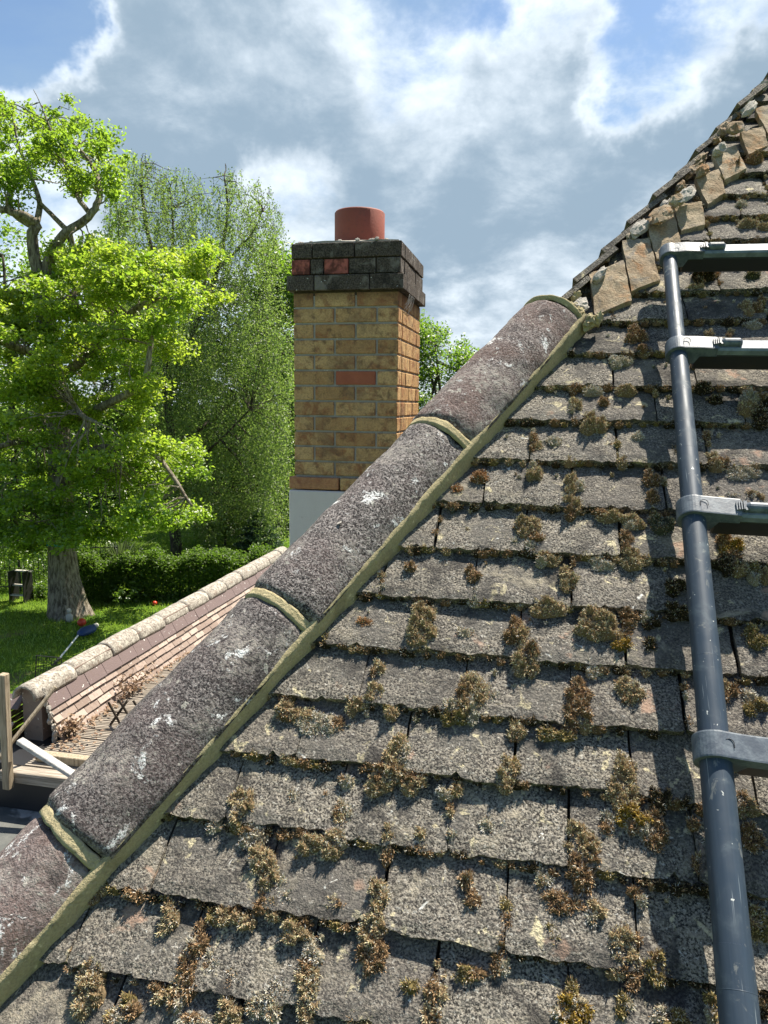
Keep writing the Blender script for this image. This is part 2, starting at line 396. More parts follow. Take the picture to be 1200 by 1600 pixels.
def f_bark(a, bb):
    def f(t, b):
        c = t.coord(); s = t.node('ShaderNodeMapping'); t.l.new(c, s.inputs[0]); s.inputs['Scale'].default_value = (5, 5, 1.1)
        g = t.noise(s.outputs[0], 3.2, 6, .68, .4); k = t.mix(t.ss(g, .35, .65), a, bb)
        k = t.mix(t.ss(t.noise(c, 1.7, 4, .6), .5, .7, 0., .35), k, (.09, .11, .04)); return k, t.bump(g, 1., .06)
    return f
M_BARK = mat('oak_bark', f_bark((.085, .068, .05), (.33, .285, .225)), .95, .1)
M_DBARK = mat('dark_bark', f_bark((.035, .028, .022), (.12, .10, .08)), .95, .1)
def leafmat(name, c0, c1, tr0, tr1, tw=.5, gloss=.06):
    m = bpy.data.materials.new(name); m.use_nodes = True; t = NT(m.node_tree); t.n.clear()
    r = t.attr('rnd'); d = t.node('ShaderNodeBsdfDiffuse'); T = t.node('ShaderNodeBsdfTranslucent')
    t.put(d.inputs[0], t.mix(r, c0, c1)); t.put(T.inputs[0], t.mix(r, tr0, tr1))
    x = t.node('ShaderNodeMixShader'); x.inputs[0].default_value = tw; t.l.new(d.outputs[0], x.inputs[1]); t.l.new(T.outputs[0], x.inputs[2])
    g = t.node('ShaderNodeBsdfGlossy'); g.inputs['Roughness'].default_value = .42; g.inputs['Color'].default_value = (1, 1, 1, 1)
    y = t.node('ShaderNodeMixShader'); y.inputs[0].default_value = gloss; t.l.new(x.outputs[0], y.inputs[1]); t.l.new(g.outputs[0], y.inputs[2])
    o = t.node('ShaderNodeOutputMaterial'); t.l.new(y.outputs[0], o.inputs[0]); return m
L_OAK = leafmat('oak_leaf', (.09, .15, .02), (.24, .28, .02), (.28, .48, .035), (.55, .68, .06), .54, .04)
L_BIRCH = leafmat('birch_leaf', (.07, .10, .035), (.14, .17, .065), (.20, .34, .06), (.34, .48, .09), .48, .03)
L_MID = leafmat('green_leaf', (.05, .10, .015), (.11, .17, .025), (.16, .32, .02), (.30, .46, .04), .5, .06)
L_DARK = leafmat('dark_leaf', (.022, .045, .014), (.05, .085, .024), (.05, .10, .02), (.09, .17, .03), .35, .02)
L_CON = leafmat('conifer_needle', (.045, .085, .045), (.10, .16, .09), (.06, .12, .03), (.10, .18, .05), .25, .03)
L_SPIKE = leafmat('strap_leaf', (.05, .075, .03), (.13, .16, .08), (.10, .16, .04), (.14, .2, .06), .3, .04)
L_DRY = leafmat('dry_leaf', (.24, .14, .09), (.38, .28, .19), (.28, .17, .10), (.38, .28, .17), .3, .02)
def f_lawn(t, b):
    c = t.coord(); a = t.noise(c, .8, 5, .6); g = t.noise(c, 30, 5, .75)
    k = t.mix(t.ss(a, .35, .65), (.10, .19, .02), (.19, .28, .03)); k = t.mix(t.ss(g, .35, .65, .5, 0.), k, (.03, .07, .008))
    k = t.mix(t.ss(t.noise(c, .55, 4, .6, .4), .60, .68, 0., .7), k, (.20, .17, .085))
    return k, t.bump(g, 1., .05)
M_LAWN = mat('lawn_grass', f_lawn, .95, .1)
def f_soil(t, b):
    c = t.coord(); g = t.noise(c, 12, 5, .7); return t.mix(g, (.03, .022, .014), (.09, .065, .04)), t.bump(g, 1., .03)
M_SOIL = mat('soil', f_soil)
def plain(name, col, rough=.6, spec=.4, v=.25):
    def f(t, b):
        c = t.coord(); g = t.noise(c, 40, 4, .6); return t.mix(g, tuple(x*(1-v) for x in col), tuple(min(1, x*(1+v)) for x in col)), t.bump(g, .2, .003)
    return mat(name, f, rough, spec)
M_RED = plain('red_rubber', (.55, .05, .02), .4); M_BLUE = plain('blue_mesh', (.02, .05, .14)); M_WHITE = plain('white_paint', (.68, .68, .66))
M_IRON = plain('black_iron', (.015, .015, .015), .5); M_STONE = plain('pale_stone', (.45, .43, .38), .9, .1); M_TEAL = plain('teal_strap', (.02, .25, .28))
M_WALL = mat('brick_wall', f_mortar((.20, .12, .08), (.30, .2, .13), .2))
def f_moss(t, b):
    return t.attr('col', 'Color'), None
M_MOSS = mat('cushion_moss', f_moss, .95, .05)

# ------------------------------------------------------------------ roof frame
AL = radians(43); NS = np.array([0, -sin(AL), cos(AL)]); SV = np.array([0, cos(AL), sin(AL)]); XU = np.array([1., 0, 0])
def RP(u, v, h=0.): return CAM+u*XU+v*SV+(h-1.)*NS
def uv(px, py, h=0.):
    r = ray(px, py); q = r*(-(1-h)/(r@NS)); return q[0], q@SV
HS = .535
def crease(v): return .030+HS*(v-1.418)
H0 = RP(crease(0), 0); TH = np.array([HS, cos(AL), sin(AL)]); TH /= np.linalg.norm(TH)
NW = np.cross(TH, [0, 1, 0]); NW /= np.linalg.norm(NW)
if NW[2] < 0: NW = -NW
if NW[0] > 0: NW = -NW if False else NW
NB = NS+NW; NB /= np.linalg.norm(NB); WD = np.cross(TH, NB)      # WD points to the south-east side
if WD@XU < 0: WD = -WD
BUT = [.058, .152, .25, .348, .44, .532, .627, .727, .827, .933, 1.037, 1.136, 1.236, 1.338]
while BUT[-1] < 3.1: BUT.append(BUT[-1]+.0985)
lowb = [BUT[0]-.096*i for i in range(1, 16)][::-1]; NLOW = len(lowb); BUT = lowb+BUT
house = empty('house', (0.4, 2.0, 0)); tag(house, 'tiled house roof with a half-round hip and a brick chimney stack', 'house')
HL = np.array(house.location)
def toh(o):                      # keep world placement although parented to the house empty
    o.parent = house; o.matrix_parent_inverse = Matrix.Translation(-Vector(house.location)); return o
# south slope
mb = MB(); RT = 1.75
for k, vb in enumerate(BUT[:-1]):
    ph = .133 if (k-NLOW-1) % 2 == 0 else .055
    vt = BUT[k+1]+.02; G = BUT[k+1]-vb
    i0 = int(math.floor((crease(vb)-ph)/.152))-1
    fine = vb > -.15
    for i in range(i0, int((RT-ph)/.152)+1):
        uL = ph+i*.152+R_.uniform(-.002, .002); uR = ph+(i+1)*.152-R_.uniform(.0015, .0045)
        if uR < crease(vt)+.004: continue
        nu, nv = (23, 9) if fine else (3, 3)
        rr = R_.random(); tl = R_.uniform(-.0018, .0018); tw = R_.uniform(-.0035, .0035); dv = R_.uniform(-.0025, .0025); lift = R_.uniform(-.001, .0022)
        V = []
        for j in range(nv):
            for q in range(nu):
                a = q/(nu-1); c = j/(nv-1); uu = uL+(uR-uL)*a; vv = vb+dv+tw*a+(vt-vb)*c
                hh = lift+tl*(a-.5)*2-(vv-vb)/G*.0165-.0015*(2*a-1)**2
                if fine:
                    n1 = nz((uu, vv, k*1.7), 38, rr*9); n2 = nz((uu, vv, k*1.7), 95, rr*5); hh += .0011*n1+.0009*n2
                    if j == 0: n3 = nz((uu, vv, k), 230, rr); vv += .0030*n1+.0026*n2+.0022*n3+.0025*max(0, n2-.25)*4; hh -= .002+.0012*abs(n2)
                    if j == 0 and q in (0, nu-1): vv += .003+.003*abs(n1)
                    if q == 0: uu += .0014*n2; hh -= .0012
                    if q == nu-1: uu += .0014*n1; hh -= .0012
                cr = crease(vv)
                if uu < cr+.002: uu = cr+.002
                V.append(RP(uu, vv, hh))
        nt = len(V); F = [(j*nu+q, j*nu+q+1, (j+1)*nu+q+1, (j+1)*nu+q) for j in range(nv-1) for q in range(nu-1)]
        for j in (0,):                       # butt face and side faces
            V += [V[q]-NS*(.0155+.001*(nz(V[q], 60)))+SV*.0015 for q in range(nu)]
            F += [(nt+q, nt+q+1, q+1, q) for q in range(nu-1)]
        n2_ = len(V); V += [V[j*nu]-NS*.012 for j in range(nv)]; F += [(n2_+j, j*nu, (j+1)*nu, n2_+j+1) for j in range(nv-1)]
        n3_ = len(V); V += [V[j*nu+nu-1]-NS*.012 for j in range(nv)]; F += [(j*nu+nu-1, n3_+j, n3_+j+1, (j+1)*nu+nu-1) for j in range(nv-1)]
        mb.add(V, F, 0, rr)
o = toh(mb.build('roof_slope', M_TILE, smooth=False)); tag(o, 'front roof slope of grey mossy plain tiles')
# roof deck below, so that joints read dark and nothing is open
mb = MB(); vlo = BUT[0]
mb.add([RP(crease(vlo)+.0, vlo, -.03), RP(RT, vlo, -.03), RP(RT, 3.1, -.03), RP(crease(3.1), 3.1, -.03),
        RP(crease(vlo)+.0, vlo, -.05), RP(RT, vlo, -.05), RP(RT, 3.1, -.05), RP(crease(3.1), 3.1, -.05)],
       [(0, 1, 2, 3), (7, 6, 5, 4), (0, 4, 5, 1), (1, 5, 6, 2), (2, 6, 7, 3), (3, 7, 4, 0)])
toh(mb.build('roof_underlay', M_SOIL))
# west slope: rows of tiles whose cut ends reach the hip
UW = np.cross(NW, [0, 1, 0]);  UW = UW/np.linalg.norm(UW)
if UW[2] < 0: UW = -UW                          # up the west slope
def WP(s, d, h=0.): return H0+TH*s+np.array([0, 1., 0])*d+NW*h     # d metres back (north) from the hip at hip distance s
mb = MB(); ds = .0985/ (UW@TH)*1.0
s = -1.3; k = 0
while s < 3.9:
    ph = 0 if k % 2 else .08
    for i in range(0, 46):
        over = R_.uniform(.008, .05) if i == 0 else 0
        y0 = ph+(i-.5)*.16-(0) if i else -over; y1 = ph+(i+.5)*.16-.004
        if i == 0: y1 = ph+.08-.004
        if y1-y0 < .03: continue
        V = []
        rr = R_.random(); tl = R_.uniform(-.002, .004); g = .012
        ups = UW*.125
        def pt(y, c, h):     # row lower edge runs level through the hip point at s
            base = H0+TH*s; return base+np.array([0, y, 0])+UW*(.125*c)+NW*(h-.0137*c*1.25)
        for y in (y0, y1):
            pass
        wob = [R_.uniform(-.003, .003) for _ in range(4)]
        # cut end follows the hip: move with TH when going up
        sh = (TH/ (UW@TH)*.125 - UW*.125)[1] if i == 0 else 0
        q = [pt(y0, 0, tl+.004)+NW*wob[0], pt(y1, 0, .004)+NW*wob[1], pt(y1, 1, .004), pt(y0+sh, 1, tl+.004)]
        V = q+[p-NW*g for p in q]
        mb.add(V, [(0, 1, 2, 3), (7, 6, 5, 4), (0, 4, 5, 1), (1, 5, 6, 2), (2, 6, 7, 3), (3, 7, 4, 0)], 0, rr)
    s += ds; k += 1
o = toh(mb.build('roof_slope', M_TILE, recalc=True)); tag(o, 'side roof slope beyond the hip, seen edge on')
mb = MB(); q = [WP(-1.4, .0, -.016), WP(4., .0, -.016), WP(4., 7.4, -.016), WP(-1.4, 7.4, -.016)]
mb.add(q+[p-NW*.02 for p in q], [(0, 1, 2, 3), (7, 6, 5, 4), (0, 4, 5, 1), (1, 5, 6, 2), (2, 6, 7, 3), (3, 7, 4, 0)])
toh(mb.build('roof_underlay', M_SOIL, recalc=True))
# house walls under the eaves
mb = MB(); e = RP(crease(vlo), vlo, -.06)
mb.box((e[0]+.25, e[1]+.25, 0), (4.5, 0, 0), (0, 6.5, 0), (0, 0, e[2]-.02), 0)
toh(mb.build('wall', M_WALL))

# hip tiles --------------------------------------------------------------------
RH = .085; CH = -.037                    # radius, centre height over the crease
def HPt(s, th, r): return H0+TH*s+NB*(CH+r*sin(th))+WD*(r*cos(th))
js = []
for px, py in [(163, 1365), (485, 980), (740, 695), (932, 497)]:
    u_, v_ = uv(px, py, .03); js.append((RP(u_, v_, .03)-H0)@TH)
js = [js[0]-1.145, js[0]-.765, js[0]-.385]+js
TA0, TA1 = radians(4), radians(176)
for i in range(6):
    s0, s1 = js[i]+.008, js[i+1]-.008; rr = (.5, .3, .95, .05, .45, .70)[i]; mb = MB(); ns, na = 46, 34
    rA = RH+.003; rB = RH+R_.uniform(-.004, .002); ten = R_.uniform(-.004, .004)
    for lay in (0, 1):
        V = []
        for a in range(ns+1):
            c = a/ns; sj = s0+(s1-s0)*c
            for b in range(na+1):
                th = TA0+(TA1-TA0)*b/na; r = rA+(rB-rA)*c
                p = HPt(sj, th, r); d = .0034*nz(p, 9, i)+.0020*nz(p, 26, i)+.0014*nz(p, 65, i)
                e_ = min(c, 1-c)*(s1-s0); rd = .006*max(0, 1-e_/.010)**2+(.007*max(0, nz(p, 26, i+9)-.12)*max(0, 1-e_/.03))*2
                r2 = r+d-rd-(0 if lay == 0 else .016)
                dj = (.004*nz(p, 14, i+5) if a in (0, ns) else 0)
                V.append(HPt(sj+dj+ten*cos(th)*.5, th, r2))
        m_ = na+1; F = [(a*m_+b, a*m_+b+1, (a+1)*m_+b+1, (a+1)*m_+b) for a in range(ns) for b in range(na)]
        if lay == 0: V0 = V; F0 = F
    n0 = len(V0); V = V0+V; F = F0+[tuple(x+n0 for x in f[::-1]) for f in F0]
    for a, fl in ((0, 0), (ns, 1)):
        for b in range(na):
            q = (a*m_+b, a*m_+b+1, n0+a*m_+b+1, n0+a*m_+b); F.append(q if fl else q[::-1])
    for b, fl in ((0, 0), (na, 1)):
        for a in range(ns):
            q = (a*m_+b, (a+1)*m_+b, n0+(a+1)*m_+b, n0+a*m_+b); F.append(q if fl else q[::-1])
    mb.add(V, F, 0, rr); o = toh(mb.build('hip_tile', M_HIP, smooth=True, recalc=True))
# joints between hip tiles
for i in range(1, 7):
    mb = MB(); V = []; sj = js[i]; na = 40; prof = [(-.010, -.008), (-.0078, -.0014), (-.003, -.0018), (.003, -.0022), (.0068, -.0014), (.0095, -.008)]
    if i == 6: prof = [(-.006, -.010), (-.002, -.002), (.002, -.001), (.006, -.004), (.009, -.016), (.010, -.07)]
    for b in range(na+1):
        th = TA0+(TA1-TA0)*b/na
        for (a, h) in prof:
            p = HPt(sj+a, th, RH+h); w1 = nz(p, 30, i); w2 = nz(p, 80, i*2)
            V.append(HPt(sj+a*(1+.3*w1)+.0022*w2+.006*nz((th, i, 0), .8), th, RH+h+.0008*w2+.0008*w1))
    m_ = len(prof); mb.add(V, [(b*m_+a, b*m_+a+1, (b+1)*m_+a+1, (b+1)*m_+a) for b in range(na) for a in range(m_-1)])
    o = toh(mb.build('joint_mortar', M_MORT, smooth=True, recalc=True))
# bedding mortar both sides
for sgn in (1, -1):
    mb = MB(); V = []; N = 260; s0, s1 = js[0], js[-1]+.012
    for a in range(N+1):
        sj = s0+(s1-s0)*a/N
        top = HPt(sj, TA0+radians(7), RH-.004) if sgn > 0 else HPt(sj, TA1-radians(7), RH-.004)
        topo = HPt(sj, TA0+radians(3.5), RH+.0022) if sgn > 0 else HPt(sj, TA1-radians(3.5), RH+.0022)
        n_ = NS if sgn > 0 else NW; wd = np.cross(TH, n_); wd = wd if wd@WD*sgn > 0 else -wd
        rel = topo-H0-TH*sj; dist = rel@wd; hgt = rel@n_
        foot = H0+TH*sj+wd*(dist+.007+.006*nz((sj, 0, 3), 11)+.0035*nz((sj, 0, 3), 45)+.002*nz((sj, 0, 3), 120))+n_*(-.018)
        mid = H0+TH*sj+wd*(dist+.0045+.0014*nz((sj, 1, 3), 25)+.0008*nz((sj, 1, 3), 90))+n_*(hgt*.38)
        topo = topo+n_*.0010*nz((sj, 9, 1), 40)+wd*.0006*nz((sj, 2, 2), 60)
        V += [top, topo, (topo+mid)/2+wd*.0010*nz((sj, 7, 1), 60), mid, foot]
    mb.add(V, [(a*5+b, a*5+b+1, (a+1)*5+b+1, (a+1)*5+b) for a in range(N) for b in range(4)])
    toh(mb.build('bedding_mortar', M_MORT, smooth=True, recalc=True))
# torn-up hip above the last hip tile: cut tiles coated with old bedding
cuts = [((922, 428), (974, 408), (986, 468), (930, 490)), ((972, 378), (1014, 372), (1030, 436), (987, 452)), ((1009, 344), (1054, 334), (1066, 395), (1026, 402)),
        ((1053, 320), (1096, 316), (1101, 349), (1064, 360)), ((1087, 276), (1124, 264), (1133, 300), (1106, 317)), ((1115, 238), (1150, 228), (1166, 262), (1132, 280)),
        ((1157, 206), (1192, 198), (1200, 226), (1170, 240)), ((1181, 170), (1222, 158), (1236, 196), (1200, 208)), ((1222, 128), (1262, 112), (1280, 152), (1240, 168)),
        ((1262, 84), (1302, 70), (1322, 108), (1282, 124))]
for ci, q in enumerate(cuts):
    mb = MB(); c4 = []
    hts = (.024, .014, .003, .006)
    cx_ = sum(a for a, b in q)/4; cy_ = sum(b for a, b in q)/4; q = [(cx_+(a-cx_)*1.03, cy_+(b-cy_)*1.05) for a, b in q]
    for (px, py), h in zip(q, hts): u_, v_ = uv(px, py, h); c4.append(RP(u_, v_, h))
    n = 8; V = []
    for j in range(n+1):
        for i in range(n+1):
            a, b = i/n, j/n
            p = (c4[0]*(1-a)+c4[1]*a)*(1-b)+(c4[3]*(1-a)+c4[2]*a)*b
            V.append(p+NS*(.0035*nz(p, 35, ci)+.0016*nz(p, 90, ci))+XU*.003*nz(p, 40, ci+3)+SV*.004*nz(p, 30, ci+7)*(1 if j == 0 else .4))
    F = [(j*(n+1)+i, (j+1)*(n+1)+i, (j+1)*(n+1)+i+1, j*(n+1)+i+1) for j in range(n) for i in range(n)]
    nt = len(V); V += [p-NS*(.017) for p in V[:nt]]; F += [tuple(x+nt for x in f[::-1]) for f in F]
    rim = [i for i in range(n+1)]+[j*(n+1)+n for j in range(1, n+1)]+[n*(n+1)+i for i in range(n-1, -1, -1)]+[j*(n+1) for j in range(n-1, 0, -1)]
    for x, y in zip(rim, rim[1:]+rim[:1]): F.append((x, y, y+nt, x+nt))
    mb.add(V, F, 0, R_.random()); o = toh(mb.build('cut_tile', M_CUT, recalc=True))
def lump(c, r3, seed, mb, ax=(XU, SV, NS), amp=.35, sc=30):
    V = []; nu, nv = 14, 9
    for j in range(nv):
        for i in range(nu):
            ph = pi*j/(nv-1); th = 2*pi*i/nu
            d = np.array([sin(ph)*cos(th), sin(ph)*sin(th), cos(ph)]); f = 1+amp*nz(d*1.3, 1.3, seed)+amp*.5*nz(d, 3.5, seed)
            V.append(np.array(c)+ax[0]*d[0]*r3[0]*f+ax[1]*d[1]*r3[1]*f+ax[2]*d[2]*r3[2]*f)
    mb.add(V, [(j*nu+i, j*nu+(i+1) % nu, (j+1)*nu+(i+1) % nu, (j+1)*nu+i) for j in range(nv-1) for i in range(nu)])
HW = TH-NS*(TH@NS); HW /= np.linalg.norm(HW); HP = np.cross(NS, HW)
for i, (px, py, a_, b_) in enumerate([(922, 500, .022, .012), (905, 488, .016, .012), (893, 478, .014, .016), (935, 497, .014, .008), (900, 462, .014, .010)]):
    u_, v_ = uv(px, py, .02); mb = MB(); lump(RP(u_, v_, .014), (a_, b_, .014), i*5.1+.7, mb, (HW, HP, NS), .6)
    toh(mb.build('mortar_lump', M_MORT))
for i in range(15):
    v_ = 1.40+i*.075+R_.uniform(-.01, .01); u_ = crease(v_)+R_.uniform(.012, .055); r = R_.uniform(.008, .017); mb = MB()
    lump(RP(u_, v_, R_.uniform(.0, .014)), (r*R_.uniform(1, 2.2), r*.8, r*.8), i*2.7+3, mb, (HW, HP, NS), .7); toh(mb.build('mortar_lump', R_.choice([M_CUT, M_CUT, M_GREYM])))
# loose slivers of mortar and tile left standing along the torn-up hip
for i, (px, py, L, wd_, h, k) in enumerate([(1035, 330, .075, .022, .045, 0), (1072, 300, .08, .016, .05, 1), (1150, 195, .06, .02, .045, 0), (905, 475, .05, .018, .02, 1), (1126, 228, .06, .012, .04, 1),
        (1000, 352, .07, .014, .035, 1), (1172, 165, .09, .014, .05, 1), (938, 425, .06, .01, .035, 1), (1098, 262, .05, .014, .04, 0), (1058, 308, .045, .016, .05, 0)]):
    u_, v_ = uv(px, py, h); mb = MB(); lump(RP(u_, v_, h-.008), (L*.5, wd_, .012), i*3.3, mb, (HW, HP, NS), .45)
    o = toh(mb.build('mortar_lump', M_CUT if k == 0 else M_GREYM, smooth=False))

# ------------------------------------------------------------------ chimney
fl = wp(459.5, 600, 3.96); CX, CY = fl[0], fl[1]
def zc(py, px=540, y=None):
    r = ray(px, py); y = CY if y is None else y; return HC+r[2]/r[1]*y
WCH, LCH = .565, .675
zt, zb = zc(455), zc(745); NC = 12; hc = (zt-zb)/NC
ch = toh(empty('chimney')); tag(ch, 'buff brick chimney stack with sooty cap and red pot')
mb = MB(); full = WCH/2.5
def course(mb, x0, y0, wx, wy, z, h, pat, face, mats, jt=.011, special=None, soot=0, fxs=None):
    """bricks on the four faces; pat 0/1 flips the bond"""
    d = .10
    def run(o, ax, L, nrm, p):
        n = L/full; xs = [0.]; cur = full/2 if p else full
        while cur < L-.03: xs.append(cur); cur += full
        xs.append(L)
        if fxs and face == 'f': xs = [q*L for q in fxs]
        for i in range(len(xs)-1):
            a, b = xs[i]+(jt/2 if i else 0), xs[i+1]-(jt/2 if i < len(xs)-2 else 0); rr = R_.random()
            if special and (face, i) in special: rr = special[(face, i)]
            pr = R_.uniform(-.0015, .002)
            mb.box(np.array(o)+np.array(ax)*a+np.array(nrm)*(pr)+np.array([0, 0, jt/2]), np.array(ax)*(b-a), -np.array(nrm)*d, (0, 0, h-jt), 0, rr, .003)
    face = 'f'; run((x0, y0, z), (1, 0, 0), wx, (0, -1, 0), pat)
    face = 'r'; run((x0+wx, y0+d+jt, z), (0, 1, 0), wy-d-jt, (1, 0, 0), 1-pat)
    face = 'l'; run((x0, y0+d+jt, z), (0, 1, 0), wy-d-jt, (-1, 0, 0), 1-pat)
    face = 'b'; run((x0+d+jt, y0+wy, z), (1, 0, 0), wx-2*d-2*jt, (0, 1, 0), pat)
for k in range(NC):
    kk = NC-1-k                 # from the top
    course(mb, CX, CY, WCH, LCH, zb+k*hc, hc, kk % 2 == 0, 'f', None, special={('f', 1): 1.7} if kk == 5 else None)
toc = lambda o: (setattr(o, 'parent', ch), o)[1]
o = toc(mb.build('brickwork', M_BRICK, recalc=True))
mb = MB(); mb.box((CX+.007, CY+.007, zb-.05), (WCH-.014, 0, 0), (0, LCH-.014, 0), (0, 0, zt-zb+.2))
toc(mb.build('pointing', M_GREYM))
mb = MB(); hb = (zc(345/2.667+300)-zc(410/2.667+300))
z1 = zt; ov = .028
full_s = full; full = WCH/1.9
course(mb, CX-ov, CY-ov, WCH+2*ov, LCH+2*ov, z1+.001, .082, 1, 'f', None, jt=.006)
full = full_s
course(mb, CX-.006, CY-.010, WCH+.016, LCH+.02, z1+.083, .082, 0, 'f', None, jt=.007, special={('f', 0): 2.0, ('f', 2): 2.0}, fxs=(0, .175, .30, .53, .78, 1))
course(mb, CX-.006, CY-.012, WCH+.02, LCH+.03, z1+.165, .080, 1, 'f', None, jt=.006)
toc(mb.build('cap_course', M_DBRICK, recalc=True))
mb = MB(); mb.box((CX+.004, CY+.004, z1-.02), (WCH-.008, 0, 0), (0, LCH-.008, 0), (0, 0, .26)); toc(mb.build('pointing', M_SOIL))
ztop = z1+.245; cx, cy = CX+WCH*.60, CY+LCH*.5
pc = on = None
r_ = ray(562, 372); pcx = CAM[0]+r_[0]*(cy/r_[1])
mb = MB(); V = []; nn = 32                      # flaunching: mortar slope from the cap up to the pot
for a, (rx, ry, zz_) in enumerate([(1, 1, -.01), (1, 1, .006), (.8, .8, .022), (.45, .42, .042), (.2, .2, .044)]):
    for k in range(nn):
        th = 2*pi*k/nn; c_, s_ = cos(th), sin(th); m_ = max(abs(c_), abs(s_)); sq = 1/m_ if a < 3 else 1/m_**.3
        mxx, myy = CX+WCH/2+.004, CY+LCH/2
        p = np.array([mxx+(pcx-mxx)*(a/4)+c_*sq*rx*(WCH/2-.006), myy+s_*sq*ry*(LCH/2-.006), ztop+zz_]); V.append(p+np.array([0, 0, .008*nz(p, 14)+.004*nz(p, 50)]))
mb.add(V, [(a*nn+k, a*nn+(k+1) % nn, (a+1)*nn+(k+1) % nn, (a+1)*nn+k) for a in range(4) for k in range(nn)]+[tuple(4*nn+k for k in range(nn))])
toc(mb.build('flaunching', M_GREYM, recalc=True))
mb = MB(); rp = .139; hp = .205
mb.lathe((pcx, cy, ztop+.02), [(rp-.022, .03), (rp-.022, hp-.012), (rp-.018, hp-.004), (rp-.012, hp), (rp-.005, hp-.001), (rp, hp-.008), (rp, 0), (rp+.001, -.03)], 48)
toc(mb.build('chimney_pot', M_POT, smooth=True, recalc=True))
mb = MB()
for i in range(26):
    th = R_.uniform(0, 2*pi); lump((CX+WCH/2+R_.uniform(-.27, .27), CY+R_.uniform(.0, .25), ztop+.012), (.012, .012, .007), i, mb, amp=.4)
toc(mb.build('mortar_crumbs', M_GREYM))['kind'] = 'stuff'
mb = MB(); z2 = zb; full = WCH/2.0
course(mb, CX-.024, CY-.024, WCH+.048, LCH+.048, z2-.076, .074, 0, 'f', None, special={('f', 0): 1.45}); full = full_s
toc(mb.build('plinth_course', M_BRICK, recalc=True))
mb = MB(); mb.box((CX-.026, CY-.026, 0), (WCH+.052, 0, 0), (0, LCH+.052, 0), (0, 0, z2-.078), bev=.006); toc(mb.build('rendered_base', M_REND, recalc=True))
# cobweb under the cap on the right side
mb = MB()
for i in range(14):
    a = np.array([CX+WCH+.001, CY+.2+R_.uniform(-.06, .1), zt-.002]); b = a+np.array([.0, R_.uniform(-.05, .08), -R_.uniform(.03, .1)])
    a = a+np.array([.03, 0, 0]); mb.tube([a, (a+b)/2+np.array([0, .004, -.006]), b], .0009, 4)
toc(mb.build('cobweb', M_WHITE))

# ------------------------------------------------------------------ ladder
lad = empty('ladder', RP(.22, .1, .07)); tag(lad, 'blue-grey telescopic ladder lying up the mossy tile slope', 'ladder')
inv = Matrix.Translation(-Vector(lad.location))
def tol(o): o.parent = lad; o.matrix_parent_inverse = inv; return o
HR = .055
def rail_u(v): return .216+.022*v
rv = [1.482, 1.167, .776, .395, .010, -.37, -.75, -1.1]
LD = (RP(rail_u(1.5), 1.5, HR)-RP(rail_u(0), 0, HR)); LD /= np.linalg.norm(LD); LX = np.cross(LD, NS); LX = LX if LX[0] > 0 else -LX
GAP = .46
rads = [.0145, .0165, .0182, .0197, .0212, .0227, .0242]
for side in (0, 1):
    for i in range(7):
        va, vb_ = rv[i], rv[i+1]
        a = RP(rail_u(va), va, HR)+LX*GAP*side; b = RP(rail_u(vb_), vb_, HR)+LX*GAP*side; d = a-b; L = np.linalg.norm(d); d /= L
        mb = MB(); seg = 28; rr = rads[i]
        # slight steps where the sections telescope
        pts = []; rad = []
        for c, r in [(0, rr), (.42, rr), (.42, rr*1.0), (.425, rr*.975), (.43, rr*.975), (.435, rr*.992), (.98, rr*.985), (1.02, rr*.985)]:
            pts.append(b+d*L*c); rad.append(r)
        mb.tube([b, b+d*L*.3, b+d*L*.44], [rr, rr, rr], seg, cap=False); mb.tube([b+d*L*.43, b+d*L*.7, a], [rr*.972]*3, seg, cap=False)
        mb.tube([b+d*L*.44, b+d*L*.4405], [rr, rr*.965], seg, cap=False)
        mb.tube([b+d*L*.330, b+d*L*.3308, b+d*L*.3317, b+d*L*.3325], [rr*.998, rr*1.008, rr*1.008, rr*.998], seg, cap=False)
        o = tol(mb.build('rail', M_RAIL, smooth=False))
        o.data.polygons.foreach_set('use_smooth', [len(p.vertices) == 4 for p in o.data.polygons])
